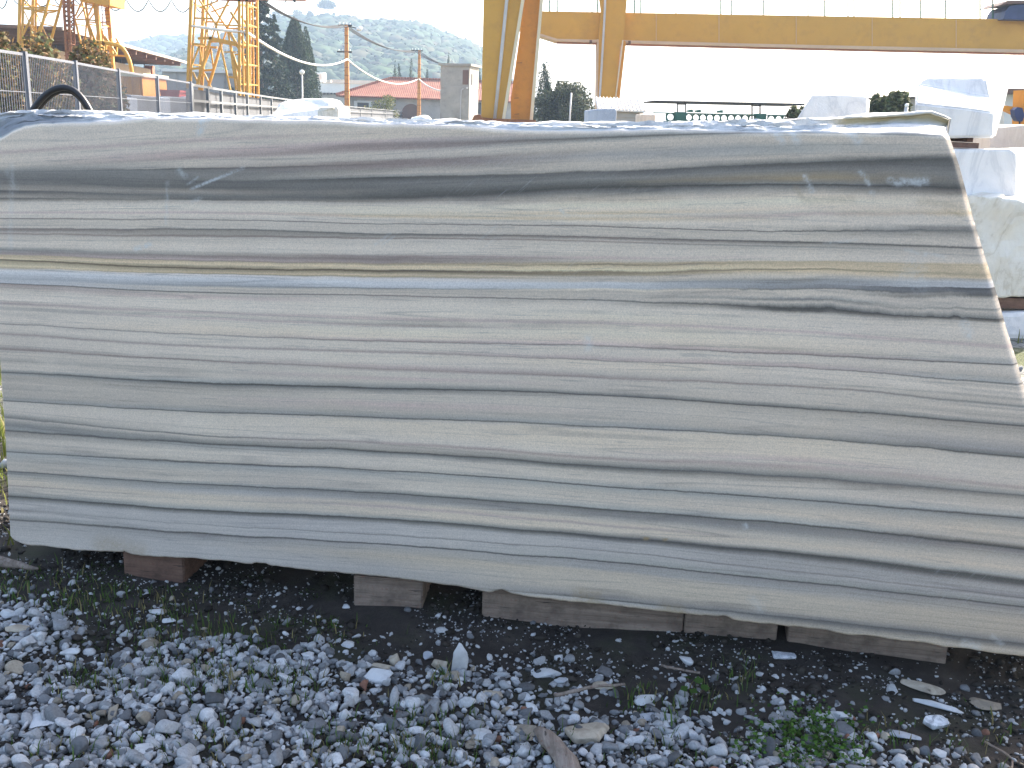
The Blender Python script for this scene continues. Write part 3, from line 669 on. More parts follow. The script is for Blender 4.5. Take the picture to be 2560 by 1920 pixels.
# ------------------------------------------------------------------ ground
def ground_mat():
    m, n, l, b = mat_new('ground')
    geo = n.new('ShaderNodeNewGeometry'); pos = geo.outputs['Position']
    sp = n.new('ShaderNodeSeparateXYZ'); l.new(pos, sp.inputs[0])
    f1 = noise_t(n, l, pos, 9, 7, 0.7)
    soil = ramp(n, l, f1, [(0.3, (0.018, 0.013, 0.011)), (0.55, (0.04, 0.031, 0.026)), (0.75, (0.08, 0.064, 0.053))])
    v = n.new('ShaderNodeTexVoronoi'); v.inputs['Scale'].default_value = 34; l.new(pos, v.inputs['Vector'])
    sv = n.new('ShaderNodeSeparateColor'); l.new(v.outputs['Color'], sv.inputs[0])
    grav = ramp(n, l, sv.outputs[0], [(0.0, (0.06, 0.06, 0.065)), (0.4, (0.17, 0.165, 0.16)), (0.7, (0.3, 0.29, 0.28)), (1, (0.42, 0.4, 0.37))])
    f2 = noise_t(n, l, pos, 0.9, 6, 0.65)
    grs = ramp(n, l, noise_t(n, l, pos, 40, 5, 0.7), [(0.3, (0.04, 0.05, 0.015)), (0.7, (0.13, 0.14, 0.04))])
    far = mixc(n, l, ramp(n, l, f2, [(0.42, 0), (0.55, 1)]), grav, grs)
    # soil strip hugging the block, gravel and grass beyond
    line = mth(n, l, 'ADD', mth(n, l, 'MULTIPLY', sp.outputs[0], -e_u.y / e_u.x), sp.outputs[1])
    k = mth(n, l, 'SUBTRACT', line, slab_y(0))
    kk = mth(n, l, 'ADD', k, mth(n, l, 'MULTIPLY', mth(n, l, 'SUBTRACT', f2, 0.5), 1.5))
    mr = n.new('ShaderNodeMapRange'); mr.inputs[1].default_value = 0.9; mr.inputs[2].default_value = 1.6; l.new(kk, mr.inputs[0])
    moss = ramp(n, l, noise_t(n, l, pos, 3.2, 5, 0.65), [(0.5, 0), (0.68, 0.55)])
    soil2 = mixc(n, l, moss, soil, (0.035, 0.045, 0.012))
    c = mixc(n, l, mr.outputs[0], soil2, far)
    l.new(c, b.inputs['Base Color']); b.inputs['Roughness'].default_value = 0.95
    h = noise_t(n, l, pos, 45, 8, 0.75)
    bump(n, l, h, b, 0.9, 0.02)
    return m
def build_ground():
    def axis(lo, hi, step, far):
        a = list(np.arange(lo, hi + 1e-6, step)); st = step
        x = hi
        while x < far: st *= 1.35; x += st; a.append(x)
        x = lo; st = step
        while x > -far: st *= 1.35; x -= st; a.insert(0, x)
        return np.array(a)
    xs = axis(-3.2, 3.2, 0.03, 2500); ys = axis(0.8, 6.0, 0.03, 2500)
    Xg, Yg = np.meshgrid(xs, ys)
    Z = np.array([[gz(x, y) for x in xs] for y in ys])
    V = np.stack([Xg, Yg, Z], -1).reshape(-1, 3)
    nx, ny = len(xs), len(ys)
    i = np.arange(nx * ny).reshape(ny, nx)
    Fc = np.stack([i[:-1, :-1], i[:-1, 1:], i[1:, 1:], i[1:, :-1]], -1).reshape(-1, 4)
    o = mk_np('ground', V, Fc, ground_mat(), None, True)
    tag(o, kind='structure')
build_ground()

# ------------------------------------------------------------------ timbers under the block
M['wood1'] = wood_mat('weathered_timber', (0.22, 0.16, 0.125), (0.37, 0.285, 0.225))
M['wood2'] = wood_mat('reddish_timber', (0.15, 0.085, 0.06), (0.24, 0.14, 0.1))
def timber(x0, x1, ybot, label, deep, mat, back=0.0, tilt=0.0):
    """a squared timber whose front face runs parallel to the block"""
    A, B_ = onz(x0, ybot[0], 0.0), onz(x1, ybot[1], 0.0)
    d = (B_ - A); d.z = 0; Ln = d.length; d.normalize()
    nn = Vector((-d.y, d.x, 0))                 # away from the camera
    me_o = thing('timber_support', label, 'timber', A + nn * back, 'timbers under the striped block') if False else None
    bm = bmesh.new()
    H = BZ - 0.004
    v = []
    for (a_, b__, c_) in [(0, 0, -0.03), (Ln, 0, -0.03), (Ln, deep, -0.03), (0, deep, -0.03), (0, 0, H), (Ln, 0, H), (Ln, deep, H), (0, deep, H)]:
        v.append(bm.verts.new((a_, b__, c_)))
    for q in [(0, 3, 2, 1), (4, 5, 6, 7), (0, 1, 5, 4), (1, 2, 6, 5), (2, 3, 7, 6), (3, 0, 4, 7)]: bm.faces.new([v[i] for i in q])
    bmesh.ops.bevel(bm, geom=list(bm.edges), offset=0.004, segments=2, affect='EDGES')
    bmesh.ops.subdivide_edges(bm, edges=[e for e in bm.edges if e.calc_length() > 0.05], cuts=5)
    bmesh.ops.triangulate(bm, faces=bm.faces)
    for q in bm.verts: q.co += Vector((fbm(q.co, 3, 9), fbm(q.co + Vector((5, 0, 0)), 3, 9), fbm(q.co + Vector((9, 0, 0)), 3, 5) * 0.6)) * 0.0025
    me = bpy.data.meshes.new('timber_support'); bm.to_mesh(me); bm.free(); me.materials.append(mat)
    o = bpy.data.objects.new('timber_support', me); COL.objects.link(o)
    o.location = A + nn * back; o.rotation_euler.z = math.atan2(d.y, d.x)
    tag(o, label, 'timber', 'timbers under the striped block')
timber(310, 461, (1444, 1459), 'reddish brown timber under the left end of the striped block', 0.6, M['wood2'])
timber(884, 1056, (1510, 1523), 'short pale squared timber under the middle of the block, its end grain showing', 0.5, M['wood1'])
timber(1204, 1705, (1536, 1584), 'long grey brown timber under the block right of the short pale one', 0.12, M['wood1'])
timber(1709, 1940, (1585, 1606), 'shorter timber butted against the right end of the long one under the block', 0.12, M['wood1'])
timber(1967, 2365, (1610, 1657), 'rightmost timber under the block, beyond the dark gap', 0.13, M['wood1'])

# ------------------------------------------------------------------ gravel
def ico(sub):
    bm = bmesh.new(); bmesh.ops.create_icosphere(bm, subdivisions=sub, radius=1.0)
    bm.verts.index_update()
    V = np.array([v.co[:] for v in bm.verts]); Fc = np.array([[v.index for v in f.verts] for f in bm.faces]); bm.free()
    return V, Fc
ICO1, ICO2, ICO3, ICO4 = ico(1), ico(2), ico(3), ico(4)
def cut_stone(Vb, rng, k=7, lo=0.5, hi=0.85):
    V = Vb.copy()
    for _ in range(k):
        nrm = rng.normal(size=3); nrm /= np.linalg.norm(nrm); d0 = rng.uniform(lo, hi)
        d = V @ nrm; ex = np.maximum(d - d0, 0)
        V -= ex[:, None] * nrm[None, :]
    return V
def rot_rand(rng, tilt=0.5):
    az = rng.uniform(0, 2 * np.pi); a, b = rng.normal(0, tilt, 2)
    Rz = np.array([[math.cos(az), -math.sin(az), 0], [math.sin(az), math.cos(az), 0], [0, 0, 1]])
    Rx = np.array([[1, 0, 0], [0, math.cos(a), -math.sin(a)], [0, math.sin(a), math.cos(a)]])
    Ry = np.array([[math.cos(b), 0, math.sin(b)], [0, 1, 0], [-math.sin(b), 0, math.cos(b)]])
    return Rx @ Ry @ Rz
PROTO2 = [cut_stone(ICO3[0], RNG, RNG.integers(8, 13), 0.40, 0.80) for _ in range(30)]
PROTO1 = [cut_stone(ICO2[0], RNG, RNG.integers(7, 11), 0.40, 0.82) for _ in range(40)]
PROTO0 = [cut_stone(ICO1[0], RNG, 6) for _ in range(12)]
def stone_color(rng, white=0.5):
    r = rng.random()
    if r < white: c = np.array([0.48, 0.475, 0.48]) * rng.uniform(0.7, 1.15)
    elif r < white + 0.27: c = np.array([0.29, 0.29, 0.295]) * rng.uniform(0.65, 1.25)
    elif r < white + 0.52: c = np.array([0.15, 0.15, 0.155]) * rng.uniform(0.6, 1.3)
    elif r < 0.994: c = np.array([0.33, 0.28, 0.22]) * rng.uniform(0.7, 1.15)
    else: c = np.array([0.2, 0.1, 0.07]) * rng.uniform(0.7, 1.3)
    return np.clip(c, 0.02, 0.75)
EDGE_X = [-400, 0, 250, 500, 800, 1000, 1300, 1700, 2000, 2300, 2560, 3000]
EDGE_Y = [1440, 1500, 1580, 1635, 1672, 1700, 1728, 1775, 1825, 1890, 1970, 2050]
def build_gravel():
    VV, FF, CC = [], [], []; off = 0
    rng = RNG
    n_try = 52000
    xs = rng.uniform(-2.9, 2.75, n_try); ys = rng.uniform(1.45, 3.35, n_try)
    P = np.stack([xs, ys, np.zeros(n_try)], -1)
    px, py = proj_np(P)
    edge = np.interp(px, EDGE_X, EDGE_Y)
    for i in range(n_try):
        x, y = xs[i], ys[i]
        if y > slab_y(x) + 0.02 and x > BLp.x - 0.02: continue
        depth = (py[i] - edge[i]) / 70.0
        nz_ = fbm((x * 3, y * 3, 5.0), 3)
        p = 1 / (1 + math.exp(-(depth + nz_ * 1.4) * 3.0))
        if px[i] > 2150: p = p * 0.35 + 0.03
        p = max(p, 0.035)
        # trampled soil showing through
        hole = fbm((x * 2.1 + 7, y * 2.1, 1.0), 3)
        if hole > 0.5: p *= 0.6
        if rng.random() > p: continue
        r = float(np.clip(rng.lognormal(math.log(0.0102), 0.40), 0.005, 0.028))
        k = rng.integers(len(PROTO2)); big = r > 0.023
        PR, IF = (PROTO2, ICO3[1]) if big else (PROTO1, ICO2[1])
        if abs(x) > 1.6 and y < 3.2: PR, IF = PROTO0, ICO1[1]; k = k % len(PROTO0)
        sc_ = np.array([1.0, rng.uniform(0.58, 0.98), rng.uniform(0.34, 0.72)]) * r * 1.18
        Rm = rot_rand(rng, 0.45)
        V = (PR[k] * sc_) @ Rm.T
        lift = rng.uniform(0.1, 0.7) * r if p > 0.6 else 0.2 * r
        V = V + np.array([x, y, gz(x, y) + lift])
        VV.append(V); FF.append(IF + off); off += len(V)
        CC.append(np.tile(stone_color(rng, 0.44), (len(V), 1)))
        if rng.random() < 0.0: pass
    o = mk_np('gravel', np.vstack(VV), np.vstack(FF), M['pebble'], None, False, np.vstack(CC))
    tag(o, 'loose bed of white and grey crushed marble gravel before the block', 'gravel', kind='stuff')
    # small chips and crumbs over the soil
    VV, FF, CC = [], [], []; off = 0
    n = 50000
    for i in range(n):
        x, y = rng.uniform(-2.0, 2.0), rng.uniform(1.8, 3.7)
        if y > slab_y(x) + 0.25 and x > BLp.x: continue
        cl = fbm((x * 4 + 3, y * 4, 2.0), 3)
        if rng.random() > 0.5 + cl * 1.3: continue
        clod = rng.random() < 0.45
        r = float(np.clip(rng.lognormal(math.log(0.0034), 0.55), 0.0014, 0.012)) * (1.8 if clod else 1)
        sc_ = np.array([1.0, rng.uniform(0.5, 0.95), rng.uniform(0.3, 0.7)]) * r
        V = (PROTO0[rng.integers(len(PROTO0))] * sc_) @ rot_rand(rng, 0.3).T + np.array([x, y, gz(x, y) + r * 0.25])
        VV.append(V); FF.append(ICO1[1] + off); off += len(V)
        CC.append(np.tile(stone_color(rng, 0.66) if not clod else np.array([0.04, 0.034, 0.029]) * rng.uniform(.5, 1.4), (len(V), 1)))
    o = mk_np('stone_chips', np.vstack(VV), np.vstack(FF), M['pebble'], None, False, np.vstack(CC))
    tag(o, 'tiny white marble chips strewn over the dark soil', 'chips', kind='stuff')
    # coarse rubble on the ground behind the block
    VV, FF, CC = [], [], []; off = 0
    for i in range(2600):
        x = rng.uniform(-6, 8); y = rng.uniform(3.9, 12)
        if -1.9 < x < 2.0 and y < 4.0: continue
        r = float(np.clip(rng.lognormal(math.log(0.022), 0.4), 0.008, 0.08))
        sc_ = np.array([1.0, rng.uniform(0.6, 0.95), rng.uniform(0.4, 0.8)]) * r
        V = (PROTO0[rng.integers(len(PROTO0))] * sc_) @ rot_rand(rng, 0.4).T + np.array([x, y, r * 0.3])
        VV.append(V); FF.append(ICO1[1] + off); off += len(V)
        CC.append(np.tile(stone_color(rng, 0.55), (len(V), 1)))
    o = mk_np('rubble', np.vstack(VV), np.vstack(FF), M['pebble'], None, False, np.vstack(CC))
    tag(o, 'scattered marble rubble on the sunlit yard behind the block', 'rubble', kind='stuff')
build_gravel()

# ------------------------------------------------------------------ named stones in the foreground
def chip_mat(name, a, b_, sc=25):
    m, n, l, b = mat_new(name)
    geo = n.new('ShaderNodeNewGeometry'); pos = geo.outputs['Position']
    f = noise_t(n, l, pos, sc, 6, 0.65, 0.8)
    c = ramp(n, l, f, [(0.3, b_), (0.6, a)])
    l.new(c, b.inputs['Base Color']); b.inputs['Roughness'].default_value = 0.8
    bump(n, l, noise_t(n, l, pos, 120, 5, 0.7), b, 0.4, 0.004)
    return m
CM = {'w': chip_mat('white_chip', (0.56, 0.56, 0.57), (0.42, 0.42, 0.43)), 't': chip_mat('tan_chip', (0.44, 0.38, 0.3), (0.26, 0.21, 0.16)),
      'g': chip_mat('grey_chip', (0.42, 0.43, 0.46), (0.28, 0.29, 0.32)), 'b': chip_mat('brown_chip', (0.27, 0.23, 0.18), (0.16, 0.13, 0.1)),
      'm': chip_mat('streaked_chip', (0.64, 0.65, 0.68), (0.16, 0.17, 0.2), 60)}
STN = [  # px, py, width px, height px, depth/width, material, yaw, label
 (1149,1634,40,74,.34,'w',.35,'tall pointed white stone standing upright on the soil at middle'),
 (1095,1645,46,30,.7,'t',-.3,'blocky tan stone leaning left of the tall pointed white one'),
 (1074,1622,28,24,.8,'g',.4,'small rounded grey stone behind the blocky tan one'),
 (944,1678,66,38,.6,'w',-.2,'large white wedge stone at the upper edge of the gravel, left of middle'),
 (948,1657,56,16,.5,'t',.1,'flat tan sliver lying just behind the large white wedge'),
 (989,1636,26,30,.8,'t',.7,'small tan cone shaped stone right above the white wedge'),
 (863,1778,28,30,.7,'w',.5,'bright white triangular stone in the gravel left of middle'),
 (1232,1713,50,20,.5,'t',-.1,'flat tan stone right of the tall pointed stone in the gravel'),
 (768,1625,30,22,.8,'w',.1,'rounded white stone on the soil edge below the short pale timber'),
 (1365,1657,72,20,.6,'w',0,'broad flat crumbling white patch of stone below the long timber'),
 (1404,1682,32,24,.8,'g',.3,'pale grey stone at the right end of the crumbling white patch'),
 (1509,1691,48,22,.7,'t',-.2,'cracked cream stone lying on soil above the big tan slab'),
 (1717,1637,36,24,.7,'w',-.6,'thin white flake on bare soil below the timber joint'),
 (1613,1727,56,30,.6,'w',.4,'clean white stone with tilted top in the grass tuft'),
 (1636,1773,106,22,.35,'g',.05,'long flat grey white stone right of the big tan slab'),
 (1665,1793,48,20,.7,'w',.1,'white oval stone just below the long flat grey one'),
 (1477,1803,106,62,.8,'t',.5,'biggest tan slab of stone in the gravel at the bottom'),
 (1326,1802,70,34,.6,'b',-.2,'brown flat stone at the top end of the grey stick'),
 (1375,1912,48,18,.8,'g',.2,'grey slab stone at the bottom edge left of the stick'),
 (1952,1631,66,16,.5,'m',.0,'flat dark streaked stone below the gap between the timbers'),
 (2312,1706,104,20,.35,'t',-.62,'long pale tan shard lying below the rightmost timber'),
 (2344,1752,112,13,.2,'w',-.45,'thin white and tan sliver below the pale tan shard'),
 (2470,1739,78,22,.7,'b',-.15,'flat brown stone near the right edge on dark soil'),
 (2337,1798,58,42,.7,'m',.2,'white chunk streaked with dark veins near the right edge'),
 (2105,1784,38,28,.8,'w',.2,'white rounded stone above the green weed patch'),
 (2052,1784,30,22,.8,'w',.9,'small white stone just left of the rounded one above the weeds'),
 (2180,1838,30,30,.8,'w',.6,'white egg shaped stone at the right side of the weed patch'),
 (2212,1836,18,26,.8,'t',.2,'narrow cream pebble standing beside the white egg shaped stone'),
 (2262,1836,70,14,.35,'g',-.3,'long pale sliver right of the white egg shaped stone'),
 (2286,1875,20,16,.9,'t',0,'small orange tan pebble near the bottom right'),
 (2349,1880,30,26,.8,'w',.2,'white pebble at bottom right below the streaked chunk'),
 (392,1525,40,16,.6,'w',-.1,'bright white wedge lying on soil below the left timber'),
 (423,1545,30,12,.6,'w',.1,'flat white flake just right of and below the bright white wedge'),
 (25,1527,38,30,.9,'w',.3,'white lump at the left edge on top of the gravel'),
 (44,1568,58,30,.7,'t',.1,'cream brown stone at the left edge below the white lump'),
 (176,1626,42,24,.6,'w',.3,'white brick shaped stone in the gravel at left'),
 (100,1602,22,34,.8,'w',.1,'upright white splinter left of the brick shaped stone'),
 (356,1870,50,30,.8,'w',.2,'largest rounded white stone at bottom left'),
 (110,1793,96,22,.6,'w',.0,'broad flat white stones lying low at the left bottom'),
 (204,1835,32,18,.7,'t',.0,'orange tan pebble at bottom left above the rounded white stone')]
def build_stones():
    rng = np.random.default_rng(31)
    for (x, y, wpx, hpx, dr, mt, yaw, lab) in STN:
        p = onz(x, y + hpx * 0.42, 0.012)
        sc_ = (p - CAM).dot(fwd) / F_PX
        wd = wpx * sc_ * 0.56; dp = max(0.012, wd * dr)
        # height so that height seen + foreshortened depth makes hpx
        vis = hpx * sc_
        hh = max(0.006, (vis - 2 * dp * 0.45) / 0.88 * 0.66)
        V = np.sign(ICO4[0]) * np.abs(ICO4[0]) ** 0.6
        V = cut_stone(V / np.abs(V).max(), rng, 10, 0.5, 0.95)
        V = V / np.abs(V).max(0)
        V = V * np.array([wd, dp, hh])
        c, s_ = math.cos(yaw), math.sin(yaw)
        V = V @ np.array([[c, -s_, 0], [s_, c, 0], [0, 0, 1]]).T
        V += 0.03 * wd * np.array([[mnoise.noise(Vector(q) * 60), mnoise.noise(Vector(q) * 60 + Vector((9, 0, 0))), 0] for q in V])
        o = mk_np('stone', V + np.array([p.x, p.y, gz(p.x, p.y) + hh * 0.7 + 0.004]), ICO4[1], CM[mt], None, False)
        me = o.data
        ctr = Vector((p.x, p.y, 0))
        me.transform(Matrix.Translation(-ctr)); o.location = ctr
        tag(o, lab, 'stone', 'larger loose stones in the foreground')
build_stones()

# sticks
M['stick'] = wood_mat('weathered_stick', (0.2, 0.155, 0.125), (0.36, 0.3, 0.26), (0, 1, 0))
def stick(name, pts, rad, lab, flat=0.6):
    v, f = tube_vf(pts, rad, 10)
    c = Vector(pts[0])
    V = [Vector(q) for q in v]
    V2 = []
    for q in V:
        zc = np.interp(q.y, sorted([p[1] for p in pts]), [z for _, z in sorted([(p[1], p[2]) for p in pts])])
        nz_ = fbm(q, 4, 22) * 0.006
        V2.append((q.x + nz_, q.y + nz_ * 0.5, zc + (q.z - zc) * flat + fbm(q + Vector((4, 4, 4)), 3, 18) * 0.004))
    o = mk(name, V2, f, M['stick'], None, True)
    tag(o, lab, 'stick')
def onpath(pp, z, n=24):
    pp = np.array(pp, float); t = np.linspace(0, 1, n) * (len(pp) - 1)
    return [tuple(onz(np.interp(k, range(len(pp)), pp[:, 0]), np.interp(k, range(len(pp)), pp[:, 1]), np.interp(k, range(len(pp)), z))) for k in t]
stick('broken_stick', onpath([(1345, 1822), (1375, 1850), (1400, 1880), (1422, 1910), (1450, 1960)], [.035, .035, .033, .03, .028]), [0.014 + 0.012 * min(1, k / 6) for k in range(24)], 'weathered grey broken stick of wood lying at the bottom middle on gravel', 0.65)
stick('driftwood_branch', onpath([(-70, 1385), (0, 1402), (45, 1412), (95, 1424)], [.05, .04, .03, .02]), [0.018 - 0.014 * (k / 23) ** 2 for k in range(24)], 'split pale branch poking in at the left edge below the block', 0.8)
stick('twig', onpath([(1385, 1738), (1440, 1726), (1500, 1716), (1560, 1712)], [.02, .025, .025, .02]), 0.005, 'dark thin twig lying on gravel above the biggest tan slab', 0.9)
stick('twig', onpath([(1650, 1664), (1700, 1672), (1752, 1682)], [.012, .014, .012]), 0.004, 'dark twig on bare soil below the white flake', 0.9)
stick('twig', onpath([(2455, 1852), (2500, 1876), (2530, 1900), (2528, 1925)], [.01, .014, .014, .012]), 0.003, 'pale bent twig in the bottom right corner', 0.9)

# ------------------------------------------------------------------ grass and weeds
def blades(name, pts, hts, cols, rng, label, wid=0.0016, lean=0.55):
    VV, FF, CC = [], [], []; off = 0
    for (x, y, z), h, c in zip(pts, hts, cols):
        az = rng.uniform(0, 2 * np.pi); ln = h * rng.uniform(0.1, lean)
        w_ = wid * rng.uniform(0.7, 1.5); fa = rng.uniform(0, np.pi)
        dx, dy = math.cos(fa) * w_, math.sin(fa) * w_
        mx, my = math.cos(az) * ln, math.sin(az) * ln
        v = np.array([[x - dx, y - dy, z], [x + dx, y + dy, z], [x + mx * .35 + dx * .8, y + my * .35 + dy * .8, z + h * .55], [x + mx * .35 - dx * .8, y + my * .35 - dy * .8, z + h * .55],
                      [x + mx + dx * .15, y + my + dy * .15, z + h * .95], [x + mx - dx * .15, y + my - dy * .15, z + h * .95]])
        VV.append(v); FF.append(np.array([[0, 1, 2, 3], [3, 2, 4, 5]]) + off); off += 6
        CC.append(np.tile(c, (6, 1)))
    o = mk_np(name, np.vstack(VV), np.vstack(FF), M['grass'], None, False, np.vstack(CC))
    tag(o, label, 'grass', kind='stuff')
def build_grass():
    rng = np.random.default_rng(5)
    pts, hts, cols = [], [], []
    def green(): 
        r = rng.random()
        if r < 0.7: return np.array([0.09, 0.15, 0.035]) * rng.uniform(0.6, 1.3)
        return np.array([0.26, 0.22, 0.1]) * rng.uniform(0.6, 1.2)
    patches = [(300,1700,200,50,150),(480,1690,90,60,90),(560,1690,80,60,90),(700,1700,120,60,150),(250,1510,300,60,260),(430,1590,160,60,150),(60,1450,160,60,150),(850,1860,120,60,110),(1000,1830,100,70,120),(1080,1880,120,60,140),(1150,1800,100,70,60),(620,1580,300,60,160),(1110,1700,40,50,40),(1600,1740,60,40,70),(1680,1800,40,60,60),(1860,1690,60,60,36),(1760,1740,60,40,50),(350,1870,140,50,80),(560,1850,120,60,70),(1370,1860,140,50,60),(1700,1880,160,50,60),(2200,1860,120,60,50),(2450,1830,140,90,40),(150,1890,120,40,60)]
    for (x, y, sx, sy, n) in patches:
        for _ in range(int(n * 1.25)):
            p = onz(rng.normal(x, sx * 0.5), min(1990, rng.normal(y, sy * 0.5)), 0.01)
            if p.y > slab_y(p.x) + 0.05: continue
            pts.append((p.x, p.y, gz(p.x, p.y))); hts.append(abs(rng.normal(0.018, 0.014)) + 0.006); cols.append(green())
    for (x, y, h) in [(378,1705,0.115),(392,1690,0.07),(480,1740,0.06),(840,1850,0.07),(1105,1860,0.10),(1110,1740,0.09),(1865,1730,0.115),(1868,1720,0.06),(1635,1760,0.05),(1680,1820,0.07),(2100,1850,0.10),(2130,1880,0.09),(2160,1890,0.08),(620,1730,0.06),(640,1700,0.06),(1190,1890,0.1),(1320,1815,.04),(1540,1745,.04)]:
        p = onz(x, y, 0.0); pts.append((p.x, p.y, 0)); hts.append(h); cols.append(np.array([0.12, 0.2, 0.05]))
    blades('grass_blades', pts, hts, cols, rng, 'thin sparse grass blades growing through the gravel')
    # sunlit tufts behind the block
    pts, hts, cols = [], [], []
    for _ in range(9000):
        x = rng.uniform(-7, -1.5) if rng.random() < 0.75 else rng.uniform(2.0, 8.0)
        y = rng.uniform(3.0, 13)
        if x > BLp.x - 0.05 and y < 4.2: continue
        if fbm((x * 0.8, y * 0.8, 3), 3) < -0.12: continue
        pts.append((x, y, gz(x, y))); hts.append(abs(rng.normal(0.06, 0.035)) + 0.015)
        cols.append(np.array([0.16, 0.17, 0.05]) * rng.uniform(0.6, 1.35) if rng.random() < 0.75 else np.array([0.3, 0.26, 0.12]))
    for _ in range(5200):
        x, y = rng.uniform(-3.4, -1.95), rng.uniform(3.7, 7.5)
        if x > BLp.x - 0.12 and y < 4.4: continue
        pts.append((x, y, gz(x, y))); hts.append(abs(rng.normal(0.05, 0.03)) + 0.015)
        cols.append(np.array([0.17, 0.2, 0.045]) * rng.uniform(0.6, 1.3) if rng.random() < 0.85 else np.array([0.32, 0.28, 0.13]))
    blades('yard_grass', pts, hts, cols, rng, 'tufty yellow green grass on the sunlit yard behind the block', 0.004)
build_grass()
def leaves_np(pos, siz, cols, rng, up=0.6, aspect=0.6, updir=None):
    """flat folded leaves (two quads meeting at a midrib)"""
    n = len(pos); nrm = rng.normal(size=(n, 3)); nrm[:, 2] = np.abs(nrm[:, 2]) + up; nrm /= np.linalg.norm(nrm, axis=1)[:, None]
    t = rng.normal(size=(n, 3))
    if updir is not None: t = t * 0.45 + updir
    t -= (t * nrm).sum(1)[:, None] * nrm; t /= np.linalg.norm(t, axis=1)[:, None] + 1e-9
    b = np.cross(nrm, t)
    s = siz[:, None]
    a0 = pos - t * s * .5; a1 = pos + t * s * .5
    m1 = pos + b * s * aspect * .5 + nrm * s * .08; m2 = pos - b * s * aspect * .5 + nrm * s * .08
    V = np.stack([a0, m1, a1, m2], 1).reshape(-1, 3)
    i = np.arange(n)[:, None] * 4
    Fc = np.hstack([i, i + 1, i + 2, i + 3])
    return V, Fc, np.repeat(cols, 4, 0)
def weed_patch():
    rng = np.random.default_rng(3)
    base = onz(2020, 1862, 0)
    t = thing('weed_patch', 'low bright green leafy weed patch at the bottom right', 'weed', (base.x, base.y, 0))
    pos, siz, cols = [], [], []
    for _ in range(1900):
        p = onz(rng.normal(2010, 75), rng.normal(1868, 42), 0.0)
        h = abs(rng.normal(0.012, 0.012)) + 0.006
        if fbm((p.x * 14, p.y * 14, 2), 3) < -0.08: continue
        pos.append((p.x, p.y, gz(p.x, p.y) + h)); siz.append(rng.uniform(0.007, 0.016)); cols.append(np.array([0.06, 0.125, 0.022]) * rng.uniform(0.5, 1.5))
    V, Fc, C = leaves_np(np.array(pos), np.array(siz), np.array(cols), rng, 1.2, 0.75)
    o = mk_np('foliage', V, Fc, M['grass'], t, False, C); o['kind'] = 'stuff'
    st_v, st_f = [], []
    for _ in range(60):
        p = onz(rng.normal(2010, 70), rng.normal(1868, 40), 0.0)
        v, f = bar_vf((p.x, p.y, 0), (p.x + rng.normal(0, .01), p.y + rng.normal(0, .01), 0.03), 0.0012)
        st_f += [tuple(i + len(st_v) for i in q) for q in f]; st_v += v
    o = mk('stems', st_v, st_f, M['bark'], t); o['kind'] = 'stuff'
    # moss creeping over the shaded soil at left
    pos, siz, cols = [], [], []
    for _ in range(9000):
        p = onz(rng.uniform(-80, 900), rng.uniform(1395, 1640), 0.0)
        if p.y > slab_y(p.x) + 0.5 or fbm((p.x * 5, p.y * 5, 8), 4) < 0.12 + (p.x + 1.6) * 0.12: continue
        pos.append((p.x, p.y, gz(p.x, p.y) + rng.uniform(0.001, 0.006))); siz.append(rng.uniform(0.004, 0.009)); cols.append(np.array([0.045, 0.065, 0.018]) * rng.uniform(0.5, 1.4))
    V, Fc, C = leaves_np(np.array(pos), np.array(siz), np.array(cols), rng, 1.0, 0.8)
    o = mk_np('moss', V, Fc, M['grass'], None, False, C); tag(o, 'thin dark green moss on the shaded soil at left', 'moss', kind='stuff')
    # a single seedling with a few broad leaves
    b2 = onz(1735, 1745, 0)
    t2 = thing('seedling', 'small seedling with broad green leaves on soil right of the white tilted stone', 'weed', (b2.x, b2.y, 0))
    for k in range(6):
        az = k * 1.1; L = 0.03
        tip = Vector((b2.x + math.cos(az) * L, b2.y + math.sin(az) * L, 0.03 + 0.008 * (k % 3)))
        bar('stem', (b2.x, b2.y, 0.0), tip, 0.0015, M['bark'], t2)
        V, Fc, C = leaves_np(np.array([tip]), np.array([0.03]), np.array([[0.05, 0.10, 0.02]]), rng, 2.0, 0.8)
        mk_np('leaf', V, Fc, M['grass'], t2, False, C)
weed_patch()

# ------------------------------------------------------------------ black hose on the block
def hose():
    def arc(pk, w_, base_y, x_c, back, n=40):
        pts = []
        for k in range(n + 1):
            t = k / n
            x = x_c + w_ * (t - 0.5) * 2
            # rounded arch in photo pixels
            yy = base_y - pk * (1 - abs(2 * t - 1) ** 2.1)
            pts.append(at(x + 6 * math.sin(t * 3), yy, slab_y(-1.8) + back))
        return pts
    b = at(150, 280, slab_y(-1.8) + 0.5)
    t = thing('hose_coil', 'thick black rubber hose bent into an arch behind the left end of the block', 'hose', (b.x, b.y, 0.0))
    for pk, w_, xc, bk in ((66, 76, 152, 0.98), (60, 70, 156, 1.03)):
        A = arc(pk, w_, 285, xc, bk)
        # the ends run down behind the block to the ground
        pre = [Vector((A[0].x - 0.03, A[0].y, 0.03)), Vector((A[0].x - 0.05, A[0].y, 0.7)), Vector((A[0].x - 0.03, A[0].y, 1.2))]
        post = [Vector((A[-1].x + 0.04, A[-1].y, 1.2)), Vector((A[-1].x + 0.06, A[-1].y, 0.7)), Vector((A[-1].x + 0.03, A[-1].y, 0.03))]
        tube('hose', pre + A + post, 0.0125, M['black'], t, 10)
hose()

